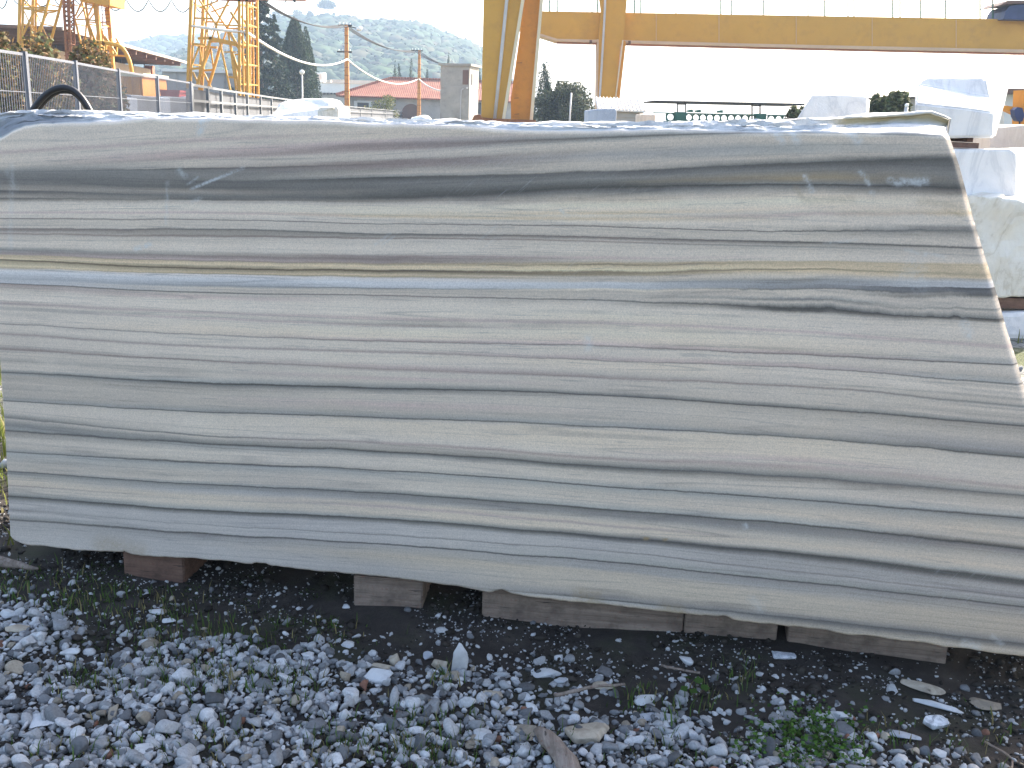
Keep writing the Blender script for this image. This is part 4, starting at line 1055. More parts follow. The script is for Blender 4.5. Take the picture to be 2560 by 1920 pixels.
# ------------------------------------------------------------------ grating fence at left and long rail fence
def fence_pt(px, Y):
    p = at(px, 300, Y); return Vector((p.x, p.y, 0))
FA = [(-160, 9.2), (75, 11.2), (198, 13.0), (303, 15.3), (398, 18.0), (480, 21.0)]
FH = 2.0
def grating_fence():
    P = [fence_pt(*q) for q in FA]
    t = thing('grating_fence', 'blue grey steel grating fence with close vertical bars at left', 'fence', P[0])
    for p in P: box('post', p.x - 0.025, p.x + 0.025, p.y - 0.025, p.y + 0.025, 0, FH + 0.03, M['fence'], t)
    for a, b in zip(P[:-1], P[1:]):
        v, f = [], []
        d = (b - a); L = d.length; d.normalize(); nn = Vector((-d.y, d.x, 0))
        n = int(L / 0.058)
        for k in range(1, n):
            q = a + d * (L * k / n)
            o_ = len(v)
            for z in (0.06, FH):
                for s_, r_ in ((-1, -1), (1, -1), (1, 1), (-1, 1)):
                    v.append(tuple(q + d * (0.003 * s_) + nn * (0.003 * r_) + Vector((0, 0, z))))
            f += [tuple(i + o_ for i in w_) for w_ in [(0, 1, 5, 4), (1, 2, 6, 5), (2, 3, 7, 6), (3, 0, 4, 7)]]
        for k in range(6):
            z = 0.06 + (FH - 0.06) * k / 5
            vv, ff = bar_vf(a + Vector((0, 0, z)), b + Vector((0, 0, z)), 0.008 if 0 < k < 5 else 0.03, 0.006)
            f += [tuple(i + len(v) for i in w_) for w_ in ff]; v += vv
        o = mk('grating_panel', v, f, M['fence'], t); o['kind'] = 'stuff'
grating_fence()
def rail_fence():
    pts = [fence_pt(482, 21.2), fence_pt(555, 25.5), fence_pt(620, 30), fence_pt(680, 36), fence_pt(740, 43), fence_pt(800, 52), fence_pt(865, 64), fence_pt(930, 80), fence_pt(990, 100), fence_pt(1050, 124), fence_pt(1110, 155)]
    t = thing('rail_fence', 'long galvanised fence of horizontal rails receding behind the block', 'fence', pts[0])
    dense = []
    for a, b in zip(pts[:-1], pts[1:]):
        dense += [a, (a + b) / 2]
    dense.append(pts[-1])
    for p in dense: box('post', p.x - 0.03, p.x + 0.03, p.y - 0.04, p.y + 0.04, 0, FH, M['rail'], t)
    for z in (0.35, 0.68, 1.0, 1.33, 1.66, 1.97):
        v, f = [], []
        for a, b in zip(pts[:-1], pts[1:]):
            vv, ff = bar_vf(a + Vector((0, 0, z)), b + Vector((0, 0, z)), 0.05, 0.04)
            f += [tuple(i + len(v) for i in q) for q in ff]; v += vv
        mk('rail', v, f, M['rail'], t)
    v, f = [], []
    for a, b in zip(pts[:-1], pts[1:]):
        nn = Vector((0.09, 0, 0)); i = len(v)
        v += [tuple(a + nn + Vector((0, 0, .1))), tuple(b + nn + Vector((0, 0, .1))), tuple(b + nn + Vector((0, 0, 1.9))), tuple(a + nn + Vector((0, 0, 1.9)))]
        v += [tuple(Vector(q) + Vector((-0.01, 0, 0))) for q in v[i:i + 4]]
        f += [(i, i + 1, i + 2, i + 3), (i + 7, i + 6, i + 5, i + 4), (i + 3, i + 2, i + 6, i + 7)]
    # woven backing sheet behind the rails
    mk('backing_sheet', [(q[0] - 0.2, q[1], q[2]) for q in v], f, M['backing'], t)
M['backing'] = simple('grey_backing', (0.085, 0.09, 0.105), 0.7, 0.15, 1.0)
rail_fence()

# ------------------------------------------------------------------ foliage builders
def card_mesh(name, pos, siz, cols, rng, parent, up=0.3, aspect=0.7, updir=None, kind=True):
    V, Fc, C = leaves_np(np.asarray(pos), np.asarray(siz), np.asarray(cols), rng, up, aspect, updir)
    o = mk_np(name, V, Fc, M['leaf'], parent, False, C)
    return o
def green_var(rng, n, base, lo=0.55, hi=1.45):
    return np.array(base)[None, :] * rng.uniform(lo, hi, (n, 1)) * (1 + rng.normal(0, 0.06, (n, 3)))
def cypress(px, ytop, Y, wpx, label, n=5200, seed=1, group=None, base=(0.035, 0.055, 0.028)):
    rng = np.random.default_rng(seed)
    top = at(px, ytop, Y); H = top.z; Rm = wpx / 2 * Y / F_PX
    t = thing('cypress_tree', label, 'tree', (top.x, Y, 0), group)
    v, f = tube_vf([(top.x, Y, 0), (top.x, Y, H * 0.5), (top.x + 0.05, Y, H * 0.9)], [Rm * .14, Rm * .1, 0.02], 7)
    mk('trunk', v, f, M['bark'], t)
    # several fastigiate plumes
    pos, siz = [], []
    npl = 9
    plumes = [(rng.uniform(-.45, .45), rng.uniform(-.45, .45), rng.uniform(.72, 1.0)) for _ in range(npl)]
    plumes[0] = (0, 0, 1.0)
    for i in range(n):
        ox, oy, hs = plumes[rng.integers(npl)]
        z = rng.random() ** 0.8
        prof = (min(1, z / 0.12) ** 0.6) * (1 - z) ** 0.55 * 1.25
        rr = Rm * 0.74 * prof * (0.55 + 0.45 * rng.random() ** 0.4)
        az = rng.uniform(0, 2 * np.pi)
        lump = 1 + 0.25 * fbm((math.cos(az) * 2 + ox * 9, math.sin(az) * 2, z * 9), 2)
        pos.append((top.x + ox * Rm * (1 - z * .5) + math.cos(az) * rr * lump, Y + oy * Rm + math.sin(az) * rr * lump, z * H * hs + 0.1)); siz.append(rng.uniform(0.5, 1.2) * max(0.16, H * 0.034))
    card_mesh('crown', pos, siz, green_var(rng, n, base), rng, t, 0.0, 0.35, np.array([0, 0, 1.0]))
def spruce(px, ytop, Y, wpx, label, n=9000, seed=1):
    rng = np.random.default_rng(seed)
    top = at(px, ytop, Y); H = top.z; Rm = wpx / 2 * Y / F_PX
    t = thing('spruce_tree', label, 'tree', (top.x, Y, 0), 'dark conifers behind the lattice tower')
    v, f = tube_vf([(top.x, Y, 0), (top.x, Y, H * 0.5), (top.x, Y, H)], [Rm * .1, Rm * .06, 0.02], 7)
    mk('trunk', v, f, M['bark'], t)
    pos, siz = [], []
    nb = 120
    per = n // nb
    for b in range(nb):
        z = 0.06 + 0.93 * (b / nb) + rng.normal(0, .008); az = rng.uniform(0, 2 * np.pi)
        L = Rm * (1 - z) ** 0.75 * rng.uniform(0.65, 1.15)
        for k in range(per):
            s_ = rng.random() ** 0.65
            sp_ = L * 0.22 * (1 - s_ * .4)
            x = math.cos(az) * L * s_ + rng.normal(0, sp_ * .6); y = math.sin(az) * L * s_ + rng.normal(0, sp_ * .6)
            zz = z * H - L * 0.28 * s_ ** 1.5 + L * 0.12 * s_ ** 4 - abs(rng.normal(0, 0.10)) * L * .9
            pos.append((top.x + x, Y + y, max(0.1, zz))); siz.append(rng.uniform(0.5, 1.1) * H * 0.034)
    card_mesh('crown', pos, siz, green_var(rng, len(pos), (0.03, 0.048, 0.03)), rng, t, 0.1, 0.4)
def bushy(name, px, ytop, Y, wpx, label, cat='tree', n=3000, seed=1, base=(0.07, 0.09, 0.035), group=None, leaf=0.03, squash=1.0, base2=None):
    rng = np.random.default_rng(seed)
    top = at(px, ytop, Y); H = top.z; Rm = wpx / 2 * Y / F_PX
    t = thing(name, label, cat, (top.x, Y, 0), group)
    v, f = [], []
    for k in range(5):
        az = rng.uniform(0, 6.28); q = Vector((top.x + math.cos(az) * Rm * .5, Y + math.sin(az) * Rm * .5, H * rng.uniform(.6, .9)))
        vv, ff = tube_vf([(top.x, Y, 0), (top.x + (q.x - top.x) * .3, Y + (q.y - Y) * .3, H * .35), q], [H * .022, H * .015, H * .004], 6)
        f += [tuple(i + len(v) for i in w_) for w_ in ff]; v += vv
    mk('trunk', v, f, M['bark'], t)
    cl = [(rng.normal(0, .45), rng.normal(0, .45), rng.uniform(.3, .9)) for _ in range(16)]
    pos = []
    for i in range(n):
        cx_, cy_, cz_ = cl[rng.integers(16)]
        d = rng.normal(size=3); d /= np.linalg.norm(d); r_ = 0.38 * rng.random() ** 0.33
        pos.append((top.x + (cx_ + d[0] * r_) * Rm, Y + (cy_ + d[1] * r_) * Rm, max(0.05, min(H * 1.03, (cz_ + d[2] * r_ * .55 * squash) * H))))
    col = green_var(rng, n, base)
    if base2 is not None:
        k = rng.random(n) < 0.4; col[k] = green_var(rng, int(k.sum()), base2)
    card_mesh('crown', pos, rng.uniform(.6, 1.3, n) * leaf * H, col, rng, t, 0.2, 0.65)

G_CON = 'dark conifers behind the lattice tower'
spruce(645, -70, 92, 165, 'tallest dark spruce rising out of the frame beside the lattice tower', 13000, 2)
spruce(684, 34, 96, 125, 'second shorter spruce just right of the tallest one', 8000, 3)
cypress(735, 46, 100, 118, 'broad dark cypress with several pointed tips behind the lamp post', 14000, 4, G_CON)
cypress(764, 70, 104, 70, 'narrower cypress merged into the right side of the broad one', 8000, 5, G_CON)
cypress(707, 100, 98, 34, 'thin cypress between the spruces and the broad cypress', 2500, 6, G_CON)
G_BK = 'small cypresses behind the tiled house'
for i, (px, yt, wp, lab) in enumerate([(988, 152, 22, 'leftmost small cypress poking above the tiled roof ridge'), (998, 160, 20, 'ragged small cypress just right of the leftmost one above the roof'), (1028, 148, 26, 'taller small cypress left of the second rusty pole above the roof'), (1068, 170, 14, 'slim cypress right of the second rusty pole above the roof'), (1121, 135, 12, 'thin cypress tip above the roof of the concrete tower'), (1200, 172, 16, 'cypress between concrete tower and yellow crane leg')]):
    cypress(px, yt, 150 + i, wp, lab, 1300, 20 + i, G_BK)
cypress(1366, 158, 70, 72, 'dark pointed cypress just right of the big yellow crane leg', 5200, 40)
cypress(1395, 205, 72, 40, 'lower cypress beside the dark pointed one between the crane legs', 4600, 41)
bushy('leafy_tree', 1398, 208, 66, 150, 'dense dark leafy tree between the two yellow crane legs', 'tree', 9000, 42, (0.045, 0.058, 0.028), None, 0.045)
bushy('leafy_tree', 1455, 210, 64, 120, 'looser grey green tree left of the second crane leg', 'tree', 7000, 43, (0.075, 0.085, 0.045), None, 0.04)
bushy('green_bush', 960, 240, 99, 75, 'yellow green bush before the wall of the tiled house', 'bush', 2200, 44, (0.09, 0.11, 0.03), None, 0.05, 1.0, (0.22, 0.2, 0.04))
bushy('green_bush', 930, 266, 97, 60, 'low yellowish shrub at the foot of the taller bush by the house', 'bush', 1200, 45, (0.16, 0.16, 0.04), None, 0.06)
bushy('olive_tree', 1985, 250, 26, 70, 'olive bush left of the pale trapezoid marble block', 'tree', 6000, 46, (0.11, 0.125, 0.06), None, 0.05)
bushy('olive_tree', 2195, 243, 24, 70, 'grey green olive tree just right of the pale trapezoid block', 'tree', 6000, 47, (0.10, 0.12, 0.06), None, 0.05)
bushy('olive_tree', 2250, 240, 23, 85, 'olive tree between the trapezoid block and the tall stacked block', 'tree', 6000, 48, (0.11, 0.125, 0.065), None, 0.05)
# autumn creeper on the grating fence
for i, (px, yt, wp, Y, lab) in enumerate([(10, 100, 190, 14.5, 'brown autumn shrub at the left edge over the grating fence'), (105, 98, 190, 15.5, 'leafy brown shrub behind the fence between the lattice legs'), (195, 112, 170, 16.5, 'russet shrub behind the black hose over the fence'), (262, 140, 110, 18.0, 'thin brown shrub at the right end of the shrub row behind the fence')]):
    bushy('autumn_shrub', px, yt, Y, wp, lab, 'shrub', 5200, 60 + i, (0.2, 0.135, 0.07), 'autumn shrubs behind the grating fence', 0.034, 1.0, (0.13, 0.135, 0.06))

# ------------------------------------------------------------------ steel lattice towers
def segs(parent, name, L, Y, mat, wmul=1.0):
    for (x0, y0, x1, y1, wpx) in L:
        a, b = at(x0, y0, Y), at(x1, y1, Y)
        bar(name, a, b, max(0.02, wpx * Y / F_PX * wmul), mat, parent)
def lattice(name, label, Y, chords, braces, depth, mat, loc_px):
    b = at(*loc_px, Y)
    t = thing(name, label, 'crane tower', (b.x, Y, 0), 'yellow lattice crane towers')
    for (x0, y0, x1, y1, wpx) in chords:
        a, c = at(x0, y0, Y), at(x1, y1, Y)
        d = (c - a) / (c.z - a.z)
        foot = c + d * (0 - c.z); head = a + d * 1.6
        for dy in (0, depth):
            o_ = Vector((0, dy, 0))
            bar('chord', head + o_, foot + o_, wpx * Y / F_PX, mat, t)
    for (x0, y0, x1, y1, wpx) in braces:
        a, c = at(x0, y0, Y), at(x1, y1, Y)
        for dy in (0.02, depth - 0.02):
            bar('brace', a + Vector((0, dy, 0)), c + Vector((0, dy, 0)), wpx * Y / F_PX, mat, t)
    # cross ties between the two frames
    for (x0, y0, x1, y1, wpx) in chords:
        for yy in (10, 60, 110, 160, 210):
            tt = (yy - y0) / (y1 - y0)
            if 0 <= tt <= 1:
                p = at(x0 + (x1 - x0) * tt, yy, Y)
                bar('tie', p, p + Vector((0.0, depth, 0)), 2.4 * Y / F_PX, mat, t, 2.4 * Y / F_PX)
    return t
lattice('lattice_tower', 'leftmost yellow lattice crane tower above the brown shrubs', 42,
        [(50, 0, 46, 145, 6), (58, 0, 56, 100, 4), (122, 0, 90, 120, 5)],
        [(56, 20, 114, 19, 4), (48, 101, 95, 103, 5), (57, 86, 86, 26, 4), (86, 26, 60, 0, 3), (60, 28, 92, 100, 2), (110, 22, 86, 26, 3), (86, 26, 60, 22, 3)], 1.1, M['yellow'], (75, 140))
tB = lattice('lattice_tower', 'middle yellow lattice crane tower with cab and ladder', 44,
        [(240, 0, 253, 150, 8), (213, 0, 234, 140, 4), (175, 0, 208, 130, 4)],
        [(188, 48, 240, 51, 3), (188, 40, 206, 0, 3), (192, 45, 212, 18, 2.5), (215, 52, 250, 130, 4), (222, 60, 245, 118, 3), (210, 130, 216, 55, 3), (234, 12, 240, 60, 3), (262, 90, 290, 135, 4), (265, 100, 264, 132, 4), (216, 132, 290, 136, 4)], 1.2, M['yellow'], (240, 140))
px_prism('cab', [(200, -45), (275, -45), (275, 13), (236, 10), (236, 6), (200, 4)], 43.6, 1.6, M['yellow'], tB)
segs(tB, 'ladder_rail', [(254, 12, 258, 80, 1.6), (272, 12, 279, 95, 1.6)], 43.8, M['redbrown'])
segs(tB, 'rung', [(254 + 0.05 * k, y, 273 + 0.1 * (y - 12) / 2, y, 1.2) for k, y in enumerate(range(18, 80, 9))], 43.8, M['redbrown'])
tR = lattice('lattice_mast', 'rusty red lattice mast left of the middle yellow tower', 43,
        [(159, 0, 167, 145, 5), (173, 0, 177, 145, 3.5)],
        [(159 + .05 * k * 12, k * 12, 174, k * 12 + 10, 2.5) for k in range(12)] + [(173, k * 12, 161, k * 12 + 8, 2.5) for k in range(12)], 0.4, M['rust'], (168, 140))
tR['group'] = 'lattice masts'; 
tC = lattice('lattice_tower', 'tall yellow lattice crane tower beside the dark conifers', 40,
        [(478, 0, 470, 215, 7), (489, 0, 477, 200, 4), (617, 0, 620, 240, 6), (598, 0, 599, 235, 6), (606, 0, 609, 240, 4)],
        [(488, 45, 532, 47, 4), (498, 0, 540, 62, 4), (540, 62, 572, 0, 4), (540, 62, 576, 228, 4), (528, 92, 492, 215, 6), (540, 62, 530, 95, 3), (495, 96, 530, 95, 6), (530, 97, 590, 110, 9), (538, 62, 600, 64, 3.5), (576, 30, 600, 65, 5), (574, 80, 598, 122, 6), (570, 75, 590, 225, 4), (480, 110, 514, 112, 5), (498, 115, 505, 165, 3.5), (498, 115, 480, 160, 3.5), (477, 172, 506, 170, 5), (482, 180, 498, 215, 4), (510, 48, 520, 80, 2), (510, 48, 498, 70, 2), (520, 92, 512, 55, 2), (584, 150, 598, 230, 5), (572, 192, 592, 195, 5), (560, 130, 590, 130, 3), (580, 130, 597, 180, 5), (545, 2, 498, 20, 3)], 1.5, M['yellow'], (545, 215))
segs(tC, 'catwalk', [(470, -6, 640, 2, 6), (600, -2, 765, 1, 3)], 40, M['redbrown'])
segs(tC, 'hanger', [(715, 0, 715, 18, 1.2), (716, 1, 700, 18, 1.2), (735, -2, 737, 5, 5)], 40, M['wire'])
# looping festoon cable
def catenary(p0, p1, sag, n=12):
    return [p0.lerp(p1, k / n) - Vector((0, 0, sag * (1 - (2 * k / n - 1) ** 2))) for k in range(n + 1)]
def festoon():
    xs = [(-12, 0), (22, -20), (77, -14), (130, -14), (180, -10), (257, -6), (315, -2), (371, -1), (428, -1), (482, 2), (530, 2)]
    pts = []
    for (x0, y0), (x1, y1) in zip(xs[:-1], xs[1:]):
        seg = catenary(at(x0, y0, 47), at(x1, y1, 47), 0.5, 12)
        pts += seg if not pts else seg[1:]
    b = at(-12, 300, 47)
    t = thing('festoon_cable', 'thin cable hanging in loops between the lattice towers at the top', 'cable', (b.x, 47, 0))
    tube('cable', pts, 0.024, M['wire'], t, 6)
    tube('support_wire', [at(-40, -16, 47), at(540, -4, 47)], 0.012, M['wire'], t, 6)
festoon()

# bent yellow pipe and tank behind the fence
def yellow_pipe():
    b = at(270, 200, 34)
    t = thing('bent_pipe', 'thick yellow pipe bent into a hoop behind the shrubs', 'pipe', (b.x, 34, 0))
    L = [(213, 250), (214, 165), (216, 135), (222, 118), (232, 108), (250, 106), (275, 109), (298, 115), (312, 128), (322, 148), (328, 172), (330, 200), (331, 260)]
    P = np.array(L, float); tt = np.linspace(0, len(L) - 1, 60)
    pts = [at(cubic_interp(np.array([k]), np.arange(len(L)), P[:, 0])[0], cubic_interp(np.array([k]), np.arange(len(L)), P[:, 1])[0], 34) for k in tt]
    pts[0].z = 0; pts[-1].z = 0
    tube('pipe', pts, 0.065, M['yellow'], t, 10)
yellow_pipe()
def tank():
    a, c = at(262, 180, 30), at(358, 232, 30)
    t = thing('yellow_container', 'yellow orange steel container behind the grating fence', 'container', (a.x, 30, 0))
    box('body', a.x, c.x, 30, 32, 0.12, a.z - 0.1, M['orange'], t)
    box('lid', a.x - 0.06, c.x + 0.06, 29.93, 32.06, a.z - 0.1, a.z, M['cream'], t)
    for k in range(5):
        x = a.x + (c.x - a.x) * (k + .5) / 5
        box('rib', x - .03, x + .03, 29.95, 30, 0.12, a.z - 0.102, M['orange'], t)
    for k in (0, 1):
        x = a.x + .1 + k * (c.x - a.x - .3)
        box('foot', x, x + .1, 30.1, 31.9, 0, 0.12, M['brown'], t)
tank()
def slabs_row():
    rng = np.random.default_rng(9)
    labs = ['first grey stone slab standing on edge behind the fence', 'second upright grey slab behind the fence posts', 'third upright grey slab with a white edge', 'fourth grey slab leaning behind the dark fence post', 'fifth grey slab near the red skip', 'sixth grey slab below the red skip', 'last upright grey slab before the rail fence']
    for i, lab in enumerate(labs):
        x0 = 275 + i * 29; Y = 22.5 + 0.5 * i
        y = 236 + rng.uniform(-3, 6)
        o = stone_block('stone_slab', [(x0, 290), (x0 + 2, y), (x0 + 24, y + 3), (x0 + 25, 290)], Y, 0.5, M['slab_grey'] if i % 3 else M['marble_grey'], None, True, 0.015, 0.004, 1, 0.2)
        tag(o, lab, 'slab', 'upright stone slabs behind the fence')
    a, c = at(400, 224, 30), at(448, 240, 30)
    t = thing('red_skip', 'red steel skip behind the upright slabs', 'skip', (a.x, 30, 0))
    prism('body', [(a.x + .1, 30, 0.0), (c.x - .1, 30, 0.0), (c.x, 30, a.z - .06), (a.x, 30, a.z - .06)], (0, 1.4, 0), M['red'], t)
    box('rim', a.x - .04, c.x + .04, 29.96, 31.44, a.z - .06, a.z, M['red'], t)
slabs_row()

# ------------------------------------------------------------------ buildings at left
def canopy_building():
    C0, C1, C2 = at(155, 73, 50), at(466, 156, 82), at(103, 78, 52.5)
    H = C0.z
    C1.z = C2.z = H
    d = (C1 - C0).normalized(); nv = Vector((-d.y, d.x, 0))
    L = (C1 - C0).length
    t = thing('canopy_building', 'open sided brown building with wide overhanging canopy roof at left', 'building', (C0.x, C0.y, 0))
    def q(u_, n_, z_): return tuple(C0 + d * u_ + nv * n_ + Vector((0, 0, z_ - H)))
    def bx(name, u0, u1, n0, n1, z0, z1, mat, par=t):
        v = [q(u0, n0, z0), q(u1, n0, z0), q(u1, n1, z0), q(u0, n1, z0), q(u0, n0, z1), q(u1, n0, z1), q(u1, n1, z1), q(u0, n1, z1)]
        return mk(name, v, [(0, 3, 2, 1), (4, 5, 6, 7), (0, 1, 5, 4), (1, 2, 6, 5), (2, 3, 7, 6), (3, 0, 4, 7)], mat, par)
    rf = bx('roof', 0, L, 0, 9.0, H - .02, H + .1, M['brown'])
    bx('fascia', -.05, L + .05, -.06, .0, H - .04, H + .13, M['concrete'], rf)
    for k in range(11): bx('rafter', L * (k + .3) / 11, L * (k + .3) / 11 + .18, .1, 8.8, H - .3, H - .025, M['brown'])
    we = L * .78
    def along(px, n_):   # distance along the wall line where the photo column px meets it
        best = min(np.linspace(0, L, 600), key=lambda u_: abs(proj_np(np.array([q(u_, n_, 3.5)]))[0][0] - px)); return best
    n_w = 2.6
    u0, u1 = along(120, n_w), along(378, n_w); uc = u1 + .9
    z0, z1 = 3.5, 4.35
    bx('parapet', u0, u1, n_w, n_w + .25, z0, z1, M['parapet'])
    bx('column', u1, uc, n_w - .12, n_w + .5, 0, H - .31, M['redbrown'])
    bx('column', u0 - .7, u0, n_w - .12, n_w + .5, 0, H - .31, M['redbrown'])
    bx('lower_wall', u0, u1, n_w + .06, n_w + .3, 0, z0 - .01, M['orange'])
    bx('back_wall', u0 - 2, uc + 1, n_w + 3.2, n_w + 3.5, 0, H - .31, M['redbrown'])
    for k in range(8):
        a = u0 + (u1 - u0) * (k + .15) / 8; bx('window', a, a + (u1 - u0) / 8 * .7, n_w + 3.12, n_w + 3.19, 3.6, 4.8, M['dark'])
    for k in range(7):
        a = u0 + (u1 - u0) * (k + .5) / 7; bx('railing_post', a, a + .06, n_w + .05, n_w + .11, z1 + .01, H - .31, M['dark'])
canopy_building()
def long_shed():
    Y = 95
    b = at(490, 250, Y)
    t = thing('long_grey_shed', 'long low grey shed with pale roof edge behind the lattice tower', 'building', (b.x, Y, 0))
    px_prism('wall', [(405, 178), (600, 184), (600, 330), (405, 330)], Y, 8, M['grey_wall'], t)
    px_prism('roof_edge', [(403, 171), (604, 177), (604, 184), (403, 178)], Y - 0.4, 9, M['white_wall'], t)
    for x in (440, 480, 520, 560): px_prism('pilaster', [(x, 181), (x + 2, 181), (x + 2, 330), (x, 330)], Y - 0.15, 0.1, M['concrete'], t)
long_shed()
def left_roof_house():
    Y = 110
    b = at(0, 250, Y)
    t = thing('red_roof_house', 'house with red tiled roof at the far left edge behind the shrubs', 'house', (b.x, Y, 0))
    a, c = at(-180, 140, Y), at(52, 140, Y)
    box('wall', a.x, c.x, Y, Y + 9, 0, a.z, M['stucco'], t)
    zr = at(0, 80, Y + 4.5).z
    v = [(a.x - .4, Y - .5, a.z), (c.x + .4, Y - .5, a.z), (c.x + .4, Y + 9.5, a.z), (a.x - .4, Y + 9.5, a.z), (a.x - .4, Y + 4.5, zr), (c.x + .4, Y + 4.5, zr)]
    mk('roof', v, [(0, 1, 5, 4), (2, 3, 4, 5), (0, 4, 3), (1, 2, 5), (3, 2, 1, 0)], M['tile'], t)
    for k in range(3):
        x = a.x + 2 + k * 3; box('window', x, x + .9, Y - .04, Y + .02, 1.2, 2.6, M['dark'], t)
left_roof_house()

# ------------------------------------------------------------------ house, white sheds, concrete tower
def tiled_house():
    Y = 105
    e0, e1 = at(840, 238, Y), at(1330, 256, Y)
    ze = at(1080, 246, Y).z; zr = at(1090, 200, Y + 5).z
    t = thing('tiled_house', 'low grey stucco house with hipped red tile roof', 'house', ((e0.x + e1.x) / 2, Y, 0))
    wx0, wx1 = at(872, 250, Y).x, e1.x - .3
    box('wall', wx0, wx1, Y + .5, Y + 9.5, 0, ze - .05, M['stucco'], t)
    r0, r1 = at(978, 200, Y + 5), at(1290, 206, Y + 5)
    v = [(e0.x, Y, ze), (e1.x, Y, ze), (e1.x, Y + 10, ze), (e0.x, Y + 10, ze), (r0.x, Y + 5, zr), (r1.x, Y + 5, zr)]
    v += [(p[0], p[1], p[2] - .14) for p in v[:4]]
    rf = mk('roof', v, [(0, 1, 5, 4), (1, 2, 5), (2, 3, 4, 5), (3, 0, 4), (0, 6, 7, 1), (1, 7, 8, 2), (2, 8, 9, 3), (3, 9, 6, 0), (9, 8, 7, 6)], M['tile'], t)
    # ridge and hip caps
    for a_, b_ in (((e0.x, Y, ze), (r0.x, Y + 5, zr)), ((r0.x, Y + 5, zr), (r1.x, Y + 5, zr))):
        a_, b_ = Vector(a_), Vector(b_); n = 40
        vv, ff = [], []
        for k in range(n):
            p0, p1 = a_.lerp(b_, k / n), a_.lerp(b_, (k + .9) / n)
            q, w_ = bar_vf(p0 + Vector((0, 0, .05)), p1 + Vector((0, 0, .09)), .22, .16)
            ff += [tuple(i + len(vv) for i in z_) for z_ in w_]; vv += q
        o = mk('ridge_caps', vv, ff, M['tile'], rf); o['kind'] = 'stuff'
    yf = Y + .5
    def rect(name, x0, y0, x1, y1, dy, mat, par, th=.1):
        a, c = at(x0, y0, yf + dy), at(x1, y1, yf + dy); return box(name, a.x, c.x, yf + dy, yf + dy + th, c.z, a.z, mat, par)
    wn = rect('window', 893, 257, 922, 274, -.02, M['dark'], t)
    for (x0, y0, x1, y1) in ((885, 252, 893, 274), (922, 252, 930, 276), (893, 251, 922, 257)): rect('surround', x0, y0, x1, y1, -.08, M['white_wall'], wn)
    # round arched doorway
    c = at(1028, 284, yf - .03); rx = 23 * Y / F_PX
    v = [(c.x + rx * math.cos(a), yf - .03, max(0.02, c.z + rx * math.sin(a))) for a in np.linspace(0, math.pi, 17)] + [(c.x - rx, yf - .03, 0.02), (c.x + rx, yf - .03, 0.02)]
    prism('arched_door', v, (0, .06, 0), M['brown'], t)
    rect('window', 1140, 262, 1150, 282, -.02, M['dark'], t)
    rect('window', 1190, 256, 1202, 285, -.02, M['dark'], t)
tiled_house()
def white_sheds():
    Y = 145
    b = at(860, 230, Y)
    t = thing('white_shed', 'white flat roofed shed left of the tiled house', 'building', (b.x, Y, 0))
    px_prism('wall', [(770, 232), (905, 237), (905, 330), (770, 330)], Y, 8, M['grey_wall'], t)
    px_prism('roof_edge', [(768, 208), (910, 214), (910, 233), (768, 231)], Y - 1, 9, M['white_wall'], t)
    for k in range(7): px_prism('bracket', [(790 + k * 9, 231), (793 + k * 9, 231), (793 + k * 9, 236), (790 + k * 9, 236)], Y - .6, .5, M['dark'], t)
    Y = 165
    t = thing('beige_warehouse', 'beige roofed warehouse behind the white flat shed', 'building', (at(880, 230, Y).x, Y, 0))
    px_prism('wall', [(800, 207), (960, 212), (960, 330), (800, 330)], Y, 10, M['white_wall'], t)
    px_prism('roof', [(828, 198), (940, 202), (962, 212), (798, 207)], Y - .5, 11, M['marble_pink'], t)
    Y = 155
    t = thing('white_hut', 'small white hut on stilts beside the broad cypress', 'building', (at(800, 200, Y).x, Y, 0))
    px_prism('wall', [(787, 180), (809, 181), (809, 205), (787, 205)], Y, 2, M['white_wall'], t)
    px_prism('window', [(791, 184), (804, 184), (804, 199), (791, 199)], Y - .05, .1, M['marble_pink'], t)
    for x in (788, 806): px_prism('stilt', [(x, 205), (x + 2, 205), (x + 2, 330), (x, 330)], Y + .2, .15, M['concrete'], t)
    px_prism('rooftop_unit', [(815, 200), (827, 200), (827, 206), (815, 206)], Y, 1, M['concrete'], t)
white_sheds()
